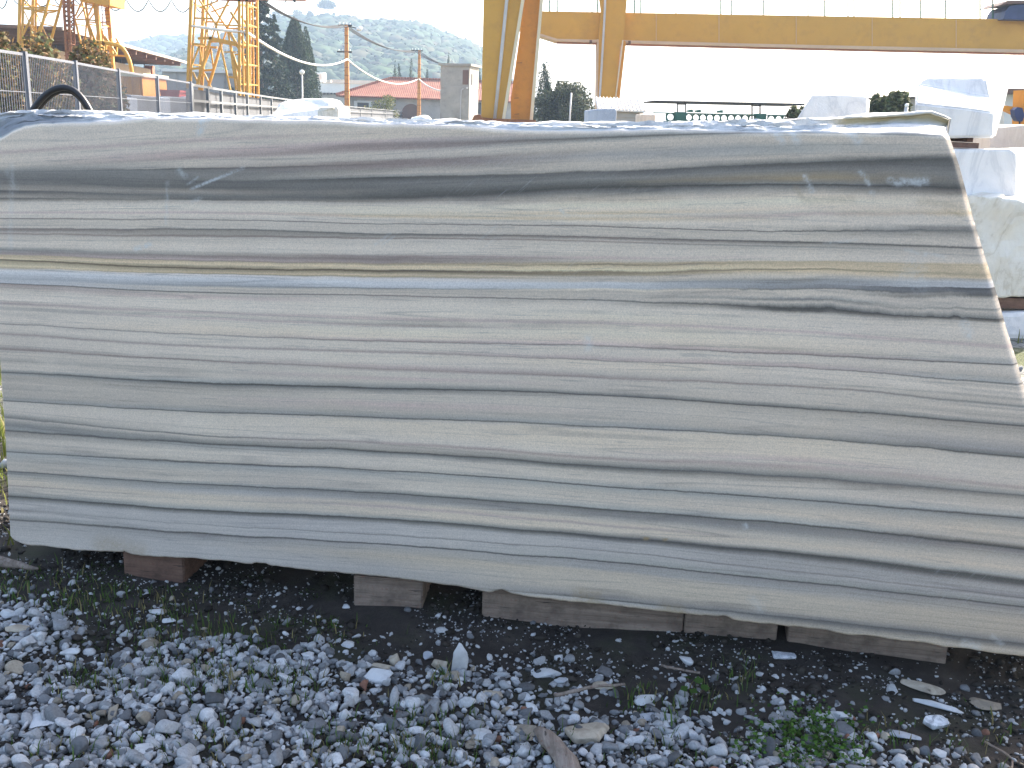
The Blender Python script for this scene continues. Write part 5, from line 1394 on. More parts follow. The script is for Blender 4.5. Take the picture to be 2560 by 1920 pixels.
def concrete_tower():
    Y = 62
    a, c = at(1101, 170, Y), at(1176, 300, Y)
    x0, x1 = at(1101, 230, Y).x, at(1174, 230, Y).x
    zt = at(1140, 165, Y).z
    t = thing('concrete_tower', 'square grey concrete tower with flat overhanging roof slab', 'tower', ((x0 + x1) / 2, Y, 0))
    # body turned slightly so that its sunny side shows
    ang = R(-14)
    def rp(x, y, z):
        dx, dy = x - x0, y - Y
        return (x0 + dx * math.cos(ang) - dy * math.sin(ang), Y + dx * math.sin(ang) + dy * math.cos(ang), z)
    W = (x1 - x0) / math.cos(ang) ; D = 1.9
    def tb(name, xa, xb, ya, yb, za, zb, mat, par=t):
        v, f = box_vf(x0 + xa, x0 + xb, Y + ya, Y + yb, za, zb)
        return mk(name, [rp(*q) for q in v], f, mat, par)
    tb('wall', 0, W, 0, D, 0, zt, M['concrete'])
    tb('roof_slab', -.12, W + .12, -.12, D + .12, zt, zt + .13, M['concrete'])
    z1, z0 = at(1168, 176, Y).z, at(1168, 212, Y).z
    tb('window', W - .42, W - .06, -.03, .02, z0, z1, M['brown'])
    tb('window', W - .03, W + .02, .3, .55, z0, z1 - .2, M['dark'])
    tb('joint', -.012, W + .012, -.012, D + .012, at(1140, 218, Y).z, at(1140, 218, Y).z + .04, M['stucco'])
    p0 = Vector(rp(x0 + W - .35, Y - .06, at(1168, 222, Y).z)); p1 = Vector(rp(x0 + W - .5, Y - .06, 0))
    tube('downpipe', [p0, p0 + Vector((-.12, 0, -.1)), Vector((p1.x, p1.y, 2.0)), p1], .03, M['conduit'], t, 8)
concrete_tower()

# ------------------------------------------------------------------ poles, cables, lamp
def pole(px, ytop, Y, arms, lab, lamp=False, pw=(8, 12.5)):
    b = at(px, 300, Y); top = at(px, ytop, Y)
    t = thing('utility_pole', lab, 'pole', (b.x, Y, 0), 'rusty orange utility poles')
    wt, wb = pw[0] * Y / F_PX * .5, pw[1] * Y / F_PX * .5
    v = []
    for z, w_ in ((0, wb), (top.z, wt)):
        v += [(b.x - w_, Y - w_ * .7, z), (b.x + w_, Y - w_ * .7, z), (b.x + w_, Y + w_ * .7, z), (b.x - w_, Y + w_ * .7, z)]
    mk('post', v, [(3, 2, 1, 0), (4, 5, 6, 7), (0, 1, 5, 4), (1, 2, 6, 5), (2, 3, 7, 6), (3, 0, 4, 7)], M['pole'], t)
    for k in range(14):
        z = 0.4 + (top.z - .6) * k / 13; w_ = wb + (wt - wb) * z / top.z + .02
        box('step', b.x - w_, b.x + w_, Y - w_ * .7, Y - w_ * .7 + .03, z, z + .04, M['rust'], t)
    for (x0, x1, y) in arms:
        a, c = at(x0, y, Y), at(x1, y, Y); box('crossarm', a.x, c.x, Y - .06, Y + .06, a.z - .05, a.z + .05, M['wire'], t)
        for k in range(4):
            x = a.x + (c.x - a.x) * (k + .5) / 4; tube('insulator', [(x, Y, a.z + .05), (x, Y, a.z + .17)], .03, M['globe'], t, 6)
    if lamp:
        q = at(890, 70, Y); a = at(868, 66, Y); bar('lamp_arm', a, q, .05, M['wire'], t)
        ctr = at(899, 72, Y); V, Fc = ICO2
        mk_np('lamp_head', V * np.array([.2, .14, .15]) + np.array(ctr), Fc, M['globe'], t, True)
    return t
pole(868, 62, 72, [(845, 880, 63), (843, 880, 129)], 'taller rusty orange utility pole with street lamp', True)
pole(1047, 126, 96, [(1028, 1057, 126)], 'shorter rusty orange utility pole in front of the tiled roof', False, (5.5, 10))
def cable(name, label, spans, rad, mat, cat):
    pts = []
    for p0, p1, sag in spans:
        s_ = catenary(p0, p1, sag, 16); pts += s_ if not pts else s_[1:]
    o = tube(name, pts, rad, mat, None, 6)
    tag(o, label, cat)
A1, A2, A3, A4, A5 = at(474, 63, 40), at(616, 80, 40), at(868, 148, 71.6), at(1047, 197, 95.5), at(1168, 220, 61.5)
cable('white_cable', 'thick white cable sagging from lattice tower to poles and concrete tower', [(A1, A2, .04), (A2, A3, .75), (A3, A4, .95), (A4, A5, .55)], .055, M['rope'], 'cable')
for i, (dx, dy, lab) in enumerate([(-8, -1, 'upper dark overhead wire between the two poles'), (0, 1, 'middle dark overhead wire between the two poles'), (8, 3, 'lower dark overhead wire between the two poles')]):
    cable('overhead_wire', lab, [(at(660 + dx, 5 + dy, 52), at(862 + dx, 62 + dy, 72), .5), (at(862 + dx, 62 + dy, 72), at(1043 + dx, 126 + dy, 96), .6), (at(1043 + dx, 126 + dy, 96), at(1150 + dx, 166 + dy, 64), .3)], .032, M['wire'], 'wire')
def globe_lamp(px, ytop, Y, lab, r=.14):
    b = at(px, 300, Y); top = at(px, ytop, Y)
    t = thing('globe_lamp', lab, 'street lamp', (b.x, Y, 0))
    tube('post', [(b.x, Y, 0), (b.x, Y, top.z)], [.05, .035], M['conduit'], t, 8)
    mk_np('globe', ICO2[0] * r + np.array([b.x, Y, top.z + r * .8]), ICO2[1], M['globe'], t, True)
globe_lamp(757, 186, 50, 'slim lamp post with white globe before the dark cypress', .12)
globe_lamp(2262, 268, 20, 'small lamp with white globe among the olive trees', .04)
p_ = at(1423, 300, 55); t_ = thing('steel_post', 'thin grey steel post before the dark trees between crane legs', 'post', (p_.x, 55, 0))
tube('shaft', [(p_.x, 55, 0), (p_.x + .04, 55, at(1423, 232, 55).z)], .045, M['conduit'], t_, 8)
box('base_plate', p_.x - .12, p_.x + .12, 54.88, 55.12, 0, .03, M['conduit'], t_)

# ------------------------------------------------------------------ big yellow gantry cranes
def near_crane():
    Y = 30
    b = at(1260, 300, Y)
    t = thing('leaning_gantry_crane', 'huge tapering yellow gantry crane leg with orange inner plate and edges coloured sunlit cream', 'crane', (b.x, Y, 0))
    def dn(P, z=0.35):   # extend lower points to the bogie
        return P
    # shaded front plate
    px_prism('front_plate', [(1210, -260), (1338, -260), (1308, 0), (1257, 302), (1256, 330), (1202, 330), (1203, 290), (1209, 0)], Y, .35, M['yellow'], t)
    px_prism('edge_flange', [(1340, -260), (1352, -260), (1311, 0), (1262, 300), (1256, 330), (1248, 330), (1254, 302), (1303, 0)], Y - .12, .5, M['cream'], t)  # cream stands for sun on the yellow edge, put into its colour
    px_prism('inner_plate', [(1352, -260), (1352, -260 + 1), (1350, 0), (1329, 302), (1327, 330), (1278, 330), (1277, 250), (1311, 0), (1350, -260)][1:], Y + .5, .25, M['orange'], t)
    px_prism('edge_flange', [(1372, -260), (1384, -260), (1358, 0), (1332, 303), (1330, 330), (1322, 330), (1324, 303), (1350, 0)], Y + .25, .7, M['cream'], t)
    tube('conduit', [at(1290, -260, Y - .1), at(1267, 0, Y - .1), at(1250, 170, Y - .1), at(1236, 305, Y - .1)], .05, M['conduit'], t, 8)
    for (x, y) in ((1293, 157), (1290, 60), (1285, 245), (1286, 285)):
        px_prism('seam', [(x, y), (x + 12, y - 1), (x + 12, y + .6), (x, y + 1)], Y + .47, .05, M['rust'], t)
    # bogie at the foot
    p0, p1 = at(1172, 285, Y), at(1345, 330, Y)
    px_prism('bogie', [(1195, 292), (1232, 296), (1340, 300), (1340, 318), (1195, 316)], Y - .3, 1.2, M['rust'], t)
    for x in (1205, 1250, 1300):
        c = at(x, 322, Y); V, Fc = tube_vf([(c.x, Y - .15, .16), (c.x, Y + .15, .16)], .16, 16); mk('wheel', V, Fc, M['brown'], t)
    zb = at(1250, 318, Y).z
    box('bogie_frame', at(1195, 318, Y).x, at(1340, 318, Y).x, Y - .2, Y + .8, .2, zb, M['rust'], t)
    # overhead girder carried by the leg
    g0 = at(1210, -260, Y)
    box('girder', g0.x - .5, g0.x + 9, Y - .4, Y + .8, g0.z, g0.z + 1.2, M['yellow'], t)
    # rusty machine guard beside the foot
    px_prism('cable_guard', [(1178, 303), (1186, 288), (1200, 286), (1206, 296), (1230, 297), (1232, 312), (1178, 312)], Y - .6, .5, M['rust'], t)
near_crane()
def far_crane():
    Y = 42
    b = at(1525, 300, Y)
    t = thing('gantry_crane', 'yellow gantry crane with long horizontal girder and tapering leg', 'crane', (b.x, Y, 0))
    def gp(x, y): return at(x, y, Y)
    # girder web
    px_prism('girder', [(1250, 27), (1360, 28), (1880, 37), (2760, 52), (2760, 128), (1880, 109), (1570, 101), (1393, 97), (1352, 84), (1250, 66)], Y + .3, .9, M['yellow'], t)
    px_prism('bottom_flange', [(1352, 84), (1394, 97), (1570, 101), (1880, 109), (2760, 128), (2760, 136), (1880, 116), (1570, 108), (1393, 103), (1350, 89)], Y + .05, 1.4, M['cream2'], t)
    px_prism('rail_strip', [(1393, 103.5), (1880, 116.5), (2760, 136.5), (2760, 139), (1880, 119), (1393, 106)], Y + .35, .8, M['redbrown'], t)
    # leg passing in front of the girder
    px_prism('leg', [(1490, -60), (1572, -60), (1565, 28), (1558, 100), (1551, 115), (1533, 300), (1531, 340), (1493, 340), (1494, 275), (1496, 100), (1503, 28)], Y, .28, M['yellow'], t)
    px_prism('leg_flange', [(1558, 100), (1565, 104), (1546, 275), (1541, 340), (1531, 340), (1534, 275), (1555, 118)], Y - .05, .9, M['orange'], t)
    px_prism('flange_edge', [(1556, 100), (1559, 100), (1537, 275), (1534, 340), (1531, 340), (1534, 275)], Y - .12, .1, M['cream'], t)  # sunlit leg edge, the light put into its cream colour
    px_prism('leg_edge', [(1493, 98), (1497, 98), (1494, 340), (1490, 340)], Y - .02, .8, M['cream2'], t)
    tube('conduit', [at(1514, -60, Y - .1), at(1512, 28, Y - .1), at(1505, 150, Y - .1), at(1497, 280, Y - .1), at(1495, 330, Y - .1)], .045, M['conduit'], t, 8)
    for x, y in ((1477, 105), (1574, 107)):
        px_prism('bolt_lug', [(x - 3, y - 5), (x + 3, y - 5), (x + 3, y + 3), (x - 3, y + 3)], Y - .02, .3, M['brown'], t)
    # walkway railing on the girder
    for k, x in enumerate([1374, 1393, 1480, 1494, 1586, 1602, 1690, 1802, 1828, 1908, 2020, 2062, 2120, 2135, 2232, 2250, 2302, 2363, 2450, 2482, 2600]):
        yb = 27 + (x - 1250) * 0.0166
        hgt = 62
        dx = 0
        bar('railing_post', at(x, yb, Y + .4), at(x, yb - hgt, Y + .4), .05, M['green'], t)
    bar('railing', at(1360, -34, Y + .4), at(2700, -12, Y + .4), .035, M['wire'], t)
    for x in (1640, 1797, 1990, 2180, 2390):
        yb = 28 + (x - 1250) * 0.0172; yt_ = 96 + (x - 1393) * 0.0225
        px_prism('weld_seam', [(x, yb), (x + 1.2, yb), (x + 1.2, yt_), (x, yt_)], Y + .285, .02, M['cream2'], t)
    # trolley
    px_prism('trolley', [(2510, 44), (2514, 28), (2525, 14), (2560, 10), (2620, 10), (2620, 52), (2508, 48)], Y - .2, 1.6, M['blue'], t)
    px_prism('trolley_roof', [(2500, 13), (2520, 1), (2620, 0), (2620, 8), (2530, 9)], Y - .3, 1.8, M['brown'], t)
    # foot bogie
    z = at(1520, 330, Y).z
    box('bogie', at(1470, 330, Y).x, at(1560, 330, Y).x, Y - .4, Y + 1.0, .15, max(.5, z), M['rust'], t)
    # far right leg beyond the frame
    px_prism('leg', [(2700, 60), (2750, 60), (2740, 345), (2705, 345)], Y + .3, .9, M['yellow'], t)
M['cream2'] = simple('pale_flange_paint', (0.62, 0.42, 0.27), 0.6, 0.1, 2.0)
far_crane()

# ------------------------------------------------------------------ marble blocks in the yard
def mb(px, Y, th, mat, lab, name='quarry_block', ground=True, **k):
    o = stone_block(name, px, Y, th, mat, None, ground, **k); tag(o, lab, 'block'); return o
mb([(672, 320), (680, 285), (690, 262), (712, 252), (755, 246), (815, 247), (823, 262), (818, 320)], 13, 1.2, M['marble_white'], 'long sunlit white block before the rail fence', amp=0.03, bevel=0.05, lean=2.6)
mb([(785, 320), (797, 272), (830, 265), (846, 266), (858, 320)], 12, .8, M['marble_warm'], 'small cream boulder at the right end of the long white block', amp=0.03, lean=1.6)
mb([(1008, 320), (1020, 299), (1035, 291), (1060, 291), (1072, 303), (1078, 320)], 11, .7, M['marble_white'], 'low rounded white boulder just showing above the block, left of concrete tower', amp=0.03, lean=2.6)
mb([(1470, 330), (1470, 275), (1500, 272), (1537, 271), (1542, 276), (1543, 330)], 14, .8, M['marble_grey'], 'blue grey cut block at the foot of the second crane leg', bevel=0.03, amp=0.005)
mb([(1598, 330), (1602, 285), (1640, 286), (1643, 330)], 17, .8, M['marble_pink'], 'pinkish beige block right of the small ribbed shed', bevel=0.03)
mb([(1955, 340), (1990, 300), (2030, 237), (2120, 238), (2168, 242), (2166, 300), (2168, 340)], 9.5, 1.0, M['marble'], 'pale trapezoid marble block behind the right part of the striped block', bevel=0.012, amp=0.006, skew=0.36)
def stack():
    Y = 7.6
    zs = {}
    # bottom block
    mb([(2440, 860), (2438, 782), (2700, 774), (2704, 860)], Y, 1.2, M['marble'], 'white block at the bottom of the right hand stack, on the ground', amp=0.01, skew=0.7)
    def sleeper(x0, y0, x1, y1, Yd, lab):
        a, c = at(x0, y0, Yd), at(x1, y1, Yd)
        o = box('timber_sleeper', a.x, c.x, Yd, Yd + 1.1, c.z, a.z, M['wood2'], None); tag(o, lab, 'timber', 'sleepers in the right hand stack')
    sleeper(2500, 745, 2660, 776, Y + .02, 'thick brown sleeper under the rough cream boulder')
    o = stone_block('quarry_block', [(2330, 740), (2322, 505), (2400, 492), (2440, 486), (2500, 493), (2508, 500), (2545, 498), (2580, 515), (2640, 540), (2650, 744)], Y, 1.1, M['marble_warm'], None, False, 0.05, 0.05, 4, 0.6)
    tag(o, 'rough cream white boulder in the middle of the right hand stack', 'block')
    o = stone_block('quarry_block', [(2280, 497), (2280, 376), (2300, 372), (2525, 372), (2541, 384), (2540, 497)], Y + .25, 1.0, M['marble'], None, False, 0.03, 0.008, 3, 0.6)
    tag(o, 'squared grey veined white block resting on the rough boulder', 'block')
    sleeper(2370, 355, 2446, 371, Y + .3, 'dark sleeper between the two upper blocks of the stack')
    sleeper(2418, 343, 2432, 355.5, Y + .35, 'small wooden wedge on the dark sleeper')
    # top block: shaded front, sunlit slanting ledge, shaded upper back
    Yb = Y + .3
    colx = [(2281, 344), (2288, 256), (2298, 213), (2308, 196)], [(2482, 344), (2484, 279), (2474, 243), (2462, 196)]
    backs = [0.0, 0.0, 0.42, 0.47]
    prof_l = [at(x, y, Yb + b_) for (x, y), b_ in zip(colx[0], backs)]
    prof_r = [at(x, y, Yb + b_) for (x, y), b_ in zip(colx[1], backs)]
    for p in (prof_l, prof_r):
        q = p[-1].copy(); q.y = Yb + 1.1; q.x += .5; p.append(q); q = p[0].copy(); q.y = Yb + 1.1; q.x += .52; p.append(q)
    bm = bmesh.new()
    Lv = [bm.verts.new(p) for p in prof_l]; Rv = [bm.verts.new(p) for p in prof_r]
    n = len(Lv)
    for i in range(n): bm.faces.new([Lv[i], Rv[i], Rv[(i + 1) % n], Lv[(i + 1) % n]])
    bm.faces.new(Lv[::-1]); bm.faces.new(Rv)
    bmesh.ops.recalc_face_normals(bm, faces=bm.faces)
    bmesh.ops.bevel(bm, geom=list(bm.edges), offset=.015, segments=2, affect='EDGES')
    bmesh.ops.triangulate(bm, faces=bm.faces)
    for k in range(3):
        ed = [e for e in bm.edges if e.calc_length() > .3 / 2 ** k]
        bmesh.ops.subdivide_edges(bm, edges=ed, cuts=1); bmesh.ops.triangulate(bm, faces=[f for f in bm.faces if len(f.verts) > 3])
    bm.normal_update()
    for v in bm.verts: v.co += v.normal * fbm(v.co, 4, 2.5) * .012
    me = bpy.data.meshes.new('quarry_block'); bm.to_mesh(me); bm.free(); me.materials.append(M['marble'])
    o = bpy.data.objects.new('quarry_block', me); COL.objects.link(o)
    tag(o, 'tall veined block with stepped sunny ledge on top of the right hand stack', 'block')
stack()
mb([(2480, 420), (2478, 318), (2560, 312), (2680, 318), (2684, 420)], 11, 1.4, M['marble_pink'], 'beige block behind the top of the right hand stack', amp=0.012)
mb([(2535, 620), (2538, 415), (2680, 410), (2684, 620)], 9.8, 1.2, M['marble_grey'], 'blue grey block at the right edge beside the stack', bevel=0.03)

# ------------------------------------------------------------------ things at right behind the block
def ribbed_shed():
    Y = 34
    a, c = at(1546, 275, Y), at(1612, 330, Y)
    t = thing('ribbed_shed', 'small white shed with ribbed sheet roof right of the crane leg', 'shed', ((a.x + c.x) / 2, Y, 0))
    box('wall', a.x - .6, c.x - .08, Y, Y + 2.2, 0, a.z, M['grey_wall'], t)
    zr = at(1580, 247, Y + 1.2).z; x0, x1 = a.x - .7, c.x
    v = [(x0, Y - .15, a.z), (x1, Y - .15, a.z - .01), (x1 - .15, Y + 1.2, zr), (x0, Y + 1.2, zr)]
    v += [(p[0], p[1], p[2] - .04) for p in v]
    rf = mk('roof', v, [(0, 1, 2, 3), (7, 6, 5, 4), (0, 4, 5, 1), (1, 5, 6, 2), (2, 6, 7, 3), (3, 7, 4, 0)], M['white_wall'], t)
    for k in range(14):
        x = x0 + .05 + (x1 - x0 - .1) * k / 13
        bar('rib', (x, Y - .15, a.z + .02), (x, Y + 1.2, zr + .02), .035, M['white_wall'], rf)
    for y in (284, 296): 
        z = at(1580, y, Y).z; box('cladding_joint', a.x - .6, c.x - .08, Y - .02, Y, z, z + .03, M['concrete'], t)
ribbed_shed()
def green_bridge():
    Y = 30
    b = at(1770, 300, Y)
    t = thing('green_bridge_crane', 'low dark green bridge crane with round holes along its web', 'crane', (b.x, Y, 0))
    s = Y / F_PX
    def hole_plate(x0, x1, y0, y1, n, par):
        v, f = [], []
        K = 20
        for k in range(n):
            xa, xb = x0 + (x1 - x0) * k / n, x0 + (x1 - x0) * (k + 1) / n
            dy = (xa - 1660) * 0.02
            cx_, cy_ = (xa + xb) / 2, (y0 + y1) / 2 + dy
            rad = min(xb - xa, y1 - y0) * .44
            for d_ in (0, .1):
                o_ = len(v)
                for i in range(K):
                    th = 2 * math.pi * i / K
                    v.append(tuple(at(cx_ + rad * math.cos(th), cy_ + rad * math.sin(th), Y) + Vector((0, d_, 0))))
                for i in range(K):
                    th = 2 * math.pi * i / K
                    m_ = max(abs(math.cos(th)), abs(math.sin(th)))
                    v.append(tuple(at(cx_ + (xb - xa) / 2 * math.cos(th) / m_, cy_ + (y1 - y0) / 2 * math.sin(th) / m_, Y) + Vector((0, d_, 0))))
                f += [(o_ + i, o_ + (i + 1) % K, o_ + K + (i + 1) % K, o_ + K + i) for i in range(K)]
            o1, o2 = len(v) - 4 * K, len(v) - 2 * K
            f += [(o1 + i, o2 + i, o2 + (i + 1) % K, o1 + (i + 1) % K) for i in range(K)]
        return mk('web_plate', v, f, M['green'], par)
    hole_plate(1665, 1688, 283, 302, 1, t); hole_plate(1714, 1890, 283, 302, 10, t); hole_plate(1920, 1975, 283, 302, 3, t)
    for (a_, b__, y0) in ((1635, 2000, 281),):
        px_prism('top_chord', [(a_, y0 - .5), (b__, y0 + 7), (b__, y0 + 9.5), (a_, y0 + 2)], Y - .06, .25, M['green'], t)
    px_prism('bottom_chord', [(1660, 302), (2000, 309), (2000, 312), (1660, 305)], Y - .06, .25, M['green'], t)
    for x in (1689, 1890):
        dy = (x - 1660) * .02
        px_prism('end_plate', [(x, 279 + dy), (x + 26, 279.5 + dy), (x + 26, 330), (x, 330)], Y - .08, .3, M['green'], t)
    for x in (1720, 1740, 1795):
        dy = (x - 1660) * .02
        px_prism('motor', [(x, 279 + dy), (x + 1, 274 + dy), (x + 12, 272 + dy), (x + 13, 279.5 + dy)], Y - .05, .25, M['green'], t)
    b = at(1820, 300, Y + 6)
    t = thing('flat_canopy', 'long thin flat canopy on posts above the green bridge crane', 'canopy', (b.x, Y + 6, 0))
    px_prism('roof', [(1634, 251), (2012, 259), (2012, 263), (1634, 254)], Y + 6, 3, M['wire'], t)
    for x in (1693, 1714, 1880, 1900):
        dy = (x - 1634) * .02
        px_prism('post', [(x, 254 + dy), (x + 2, 254 + dy), (x + 2, 335), (x, 335)], Y + 6.2, .12, M['wire'], t)
        if x in (1693, 1880): px_prism('beam', [(x, 258 + dy), (x + 23, 258.5 + dy), (x + 23, 261 + dy), (x, 260.5 + dy)], Y + 6.25, .1, M['wire'], t)
green_bridge()
def right_things():
    Y = 40
    t = thing('brown_roof_shed', 'shed with brown ribbed roof at the far right edge', 'shed', (at(2540, 300, Y).x, Y, 0))
    px_prism('roof', [(2485, 233), (2510, 221), (2640, 222), (2640, 236)], Y, 3, M['brown'], t)
    px_prism('wall', [(2510, 236), (2640, 238), (2640, 345), (2510, 345)], Y + .5, 2.5, M['white_wall'], t)
    Y = 26
    t = thing('dark_roof_hut', 'low hut with dark flat roof behind the olive trees', 'shed', (at(2260, 300, Y).x, Y, 0))
    px_prism('roof', [(2225, 241), (2300, 242), (2300, 246), (2225, 246)], Y, 2, M['dark'], t)
    px_prism('wall', [(2232, 246), (2298, 246), (2298, 340), (2232, 340)], Y + .3, 1.6, M['grey_wall'], t)
    Y = 14
    t = thing('orange_hoist', 'orange hoist arm with dark blue hook block at the right edge', 'hoist', (at(2575, 330, Y).x, Y, 0))
    px_prism('post', [(2560, 225), (2600, 225), (2600, 348), (2562, 348), (2556, 318)], Y, .3, M['orange'], t)
    o_ = px_prism('post', [(2566, 340), (2600, 340), (2600, 600), (2570, 600)], Y + .02, .26, M['orange'], t)
    px_prism('arm', [(2500, 267), (2516, 264), (2560, 270), (2560, 295)], Y + .05, .18, M['orange'], t)
    px_prism('hook_block', [(2536, 275), (2544, 268), (2556, 270), (2562, 290), (2556, 304), (2545, 303), (2538, 292)], Y - .1, .12, M['blue'], t)
    tube('hook', [at(2549, 303, Y - .04), at(2549, 312, Y - .04), at(2543, 318, Y - .04), at(2547, 323, Y - .04), at(2555, 320, Y - .04)], .012, M['dark'], t, 8)
right_things()

# ------------------------------------------------------------------ hills with woodland
def ridge_h(px, prof, Yd):
    y = np.interp(px, [p[0] for p in prof], [p[1] for p in prof])
    return np.array([at(a, b, Yd).z for a, b in zip(np.atleast_1d(px), np.atleast_1d(y))])
def hill(name, prof, Yr, front, back, cols, seed, ntree, tsz, card, dens_label, px_rng):
    rng = np.random.default_rng(seed)
    NX, NY = 120, 40
    pxs = np.linspace(px_rng[0], px_rng[1], NX)
    hz = np.maximum(0.0, ridge_h(pxs, prof, Yr))
    xs = np.array([at(p, 300, Yr).x for p in pxs])
    ts = np.linspace(-1, 1, NY)
    V = []
    def H(i_f, t):
        k = (1 - abs(t)) ** 0.8 if t < 0 else math.cos(t * math.pi / 2)
        return np.interp(i_f, xs, hz) * k
    for t in ts:
        Yd = Yr + (t * front if t < 0 else t * back)
        sc_ = Yd / Yr
        for x in xs:
            h = H(x, t); V.append((x * (0.4 + 0.6 * sc_), Yd, h * 0.97 - tsz * 0.55 - 0.5 + 2.0 * fbm((x * .02, Yd * .02, seed), 3)))
    i = np.arange(NX * NY).reshape(NY, NX)
    Fc = np.stack([i[:-1, :-1], i[:-1, 1:], i[1:, 1:], i[1:, :-1]], -1).reshape(-1, 4)
    o = mk_np(name, np.array(V), Fc, M['hill'], None, True); tag(o, kind='structure')
    pos, siz, col = [], [], []
    BV, BF, BC = [], [], []; off = 0
    per = 8
    for k in range(ntree):
        x = rng.uniform(xs[0], xs[-1]); t = -rng.random() ** 1.3 if rng.random() < .85 else rng.uniform(0, .25)
        Yd = Yr + (t * front if t < 0 else t * back)
        h = H(x, t)
        if h < 2: continue
        x_ = x * (0.4 + 0.6 * Yd / Yr)
        s = tsz * rng.uniform(.6, 1.5)
        c = np.array(cols[rng.integers(len(cols))]) * rng.uniform(.75, 1.25)
        V0 = cut_stone(ICO2[0], rng, 4, .7, .95) * np.array([.55, .55, .5]) * s * rng.uniform(.85, 1.15, (len(ICO2[0]), 1))
        BV.append(V0 + np.array([x_, Yd, h - s * .35])); BF.append(ICO2[1] + off); off += len(V0); BC.append(np.tile(c, (len(V0), 1)) * rng.uniform(.94, 1.06, (len(V0), 1)))
        d = rng.normal(size=(per, 3)); d /= np.linalg.norm(d, axis=1)[:, None]; d[:, 2] = np.abs(d[:, 2]) * 1.1 - .25
        p = d * s * .56 + np.array([x_, Yd, h - s * .35])
        pos.append(p); siz.append(rng.uniform(.15, .32, per) * s); col.append(c[None, :] * rng.uniform(.9, 1.1, (per, 1)))
    V, Fc, C = leaves_np(np.vstack(pos), np.concatenate(siz), np.vstack(col), rng, .5, .8)
    nV = len(V)
    Vb = np.vstack(BV); Fb = np.vstack(BF) + nV; Fb = np.hstack([Fb, Fb[:, 2:3]])
    me = bpy.data.meshes.new('woodland')
    me.from_pydata(np.vstack([V, Vb]).tolist(), [], Fc.tolist() + [tuple(q[:3]) for q in Fb.tolist()])
    me.polygons.foreach_set('use_smooth', np.ones(len(me.polygons), dtype=bool))
    a = me.color_attributes.new('col', 'FLOAT_COLOR', 'POINT'); CA = np.vstack([C, np.vstack(BC)])
    a.data.foreach_set('color', np.hstack([CA, np.ones((len(CA), 1))]).astype(np.float32).ravel())
    me.materials.append(M['wood_leaf'])
    o = bpy.data.objects.new('woodland', me); COL.objects.link(o); tag(o, dens_label, 'woodland', kind='stuff')
M['wood_leaf'] = attr_mat('woodland_leaf', 0.95, 0.6, 0.2, 0.0)
M['hill'] = simple('hill_soil', (0.06, 0.07, 0.03), 0.95, 0.3, 0.05)
COLS = [(0.026, 0.052, 0.018), (0.031, 0.058, 0.02), (0.04, 0.058, 0.02), (0.055, 0.052, 0.022), (0.022, 0.042, 0.016)]
hill('hill', [(300, 300), (520, 120), (620, 75), (690, 58), (720, 40), (760, 45), (800, 42), (860, 44), (920, 55), (1000, 58), (1050, 64), (1100, 84), (1160, 106), (1210, 138), (1260, 200), (1330, 300)], 560, 260, 200, COLS, 11, 2500, 9.6, 46, 'hazy wooded hillside behind the tiled house', (300, 1330))
hill('low_hill', [(-400, 100), (-100, 60), (0, 68), (30, 75), (90, 90), (150, 115), (250, 120), (330, 112), (390, 98), (440, 92), (520, 90), (600, 110), (700, 160), (780, 300)], 760, 260, 250, COLS, 12, 1500, 11.0, 40, 'pale distant wooded ridge behind the canopy building', (-400, 780))
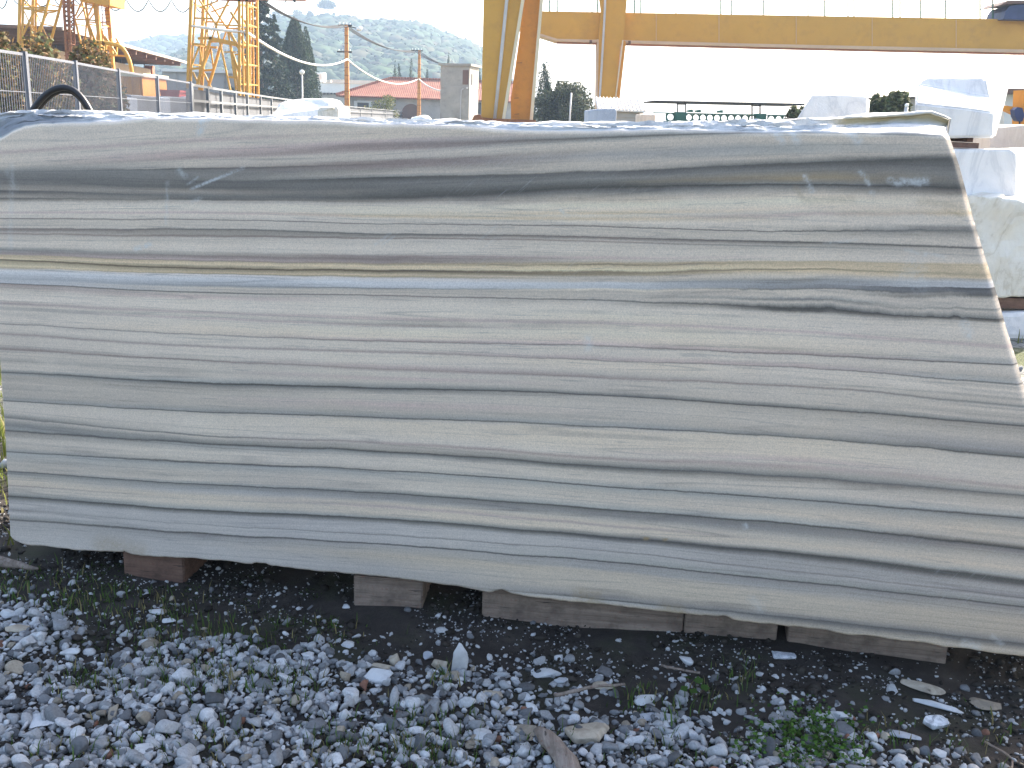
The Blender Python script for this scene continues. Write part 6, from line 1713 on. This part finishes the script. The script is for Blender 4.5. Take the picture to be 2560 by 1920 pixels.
def stone_pine():
    Y = 556; rng = np.random.default_rng(77)
    b = at(818, 44, Y); top = at(815, 0, Y); s = Y / F_PX
    t = thing('stone_pine', 'lone umbrella pine on the crest of the hazy hill', 'tree', (b.x, Y, b.z - 4))
    zc = at(815, 22, Y).z
    tube('trunk', [(b.x + 2 * s, Y, b.z - 4), (b.x + 3 * s, Y, zc)], [3 * s * .5, 2 * s * .5], M['bark'], t, 7)
    for k in range(4): bar('limb', (b.x + 3 * s, Y, zc - 5 * s), (b.x + (k * 10 - 17) * s, Y + (k % 2 * 2 - 1) * 2, zc + 4 * s), 1.2 * s, M['bark'], t)
    pos = []
    for _ in range(1500):
        d = rng.normal(size=3); d /= np.linalg.norm(d); r_ = rng.random() ** .4
        pos.append((b.x - 2 * s + d[0] * 23 * s * r_, Y + d[1] * 20 * s * r_, zc + 8 * s + max(-6 * s, d[2] * 12 * s * r_)))
    card_mesh('crown', pos, rng.uniform(.5, 1.2, 1500) * 5 * s, green_var(rng, 1500, (0.04, 0.06, 0.028)), rng, t, .3, .7)
    for i, (px, yt, w_, lab) in enumerate([(745, 22, 30, 'rounded hilltop tree left of the umbrella pine'), (775, 26, 20, 'smaller hilltop tree next to the umbrella pine'), (690, 28, 34, 'leftmost round tree standing on the hill crest')]):
        rng2 = np.random.default_rng(90 + i)
        c = at(px, yt, Y); base = at(px, 60, Y)
        t = thing('hilltop_tree', lab, 'tree', (c.x, Y, base.z - 6), 'trees on the hill crest')
        tube('trunk', [(c.x, Y, base.z - 6), (c.x, Y, c.z - 8 * s)], 2 * s * .5, M['bark'], t, 6)
        pos = []
        hh = c.z - base.z
        for _ in range(900):
            d = rng2.normal(size=3); d /= np.linalg.norm(d); r_ = rng2.random() ** .4
            pos.append((c.x + d[0] * w_ * .5 * s * r_, Y + d[1] * w_ * .5 * s * r_, base.z + hh * .45 + d[2] * hh * .55 * r_))
        card_mesh('crown', pos, rng2.uniform(.5, 1.2, 900) * 4.5 * s, green_var(rng2, 900, (0.05, 0.07, 0.03)), rng2, t, .3, .7)
stone_pine()

# ------------------------------------------------------------------ haze
def haze():
    m = bpy.data.materials.new('haze_air'); m.use_nodes = True
    n = m.node_tree.nodes; l = m.node_tree.links
    n.remove(n['Principled BSDF'])
    v = n.new('ShaderNodeVolumePrincipled'); v.inputs['Color'].default_value = (0.6, 0.77, 1.0, 1)
    v.inputs['Density'].default_value = HAZE; v.inputs['Anisotropy'].default_value = 0.1
    l.new(v.outputs[0], n['Material Output'].inputs['Volume'])
    o = box('haze', -900, 900, -60, 1250, -8, 95, m, None)
    tag(o, 'thin pale blue haze filling the valley air', 'haze', kind='stuff')
HAZE = 0.00065
haze()
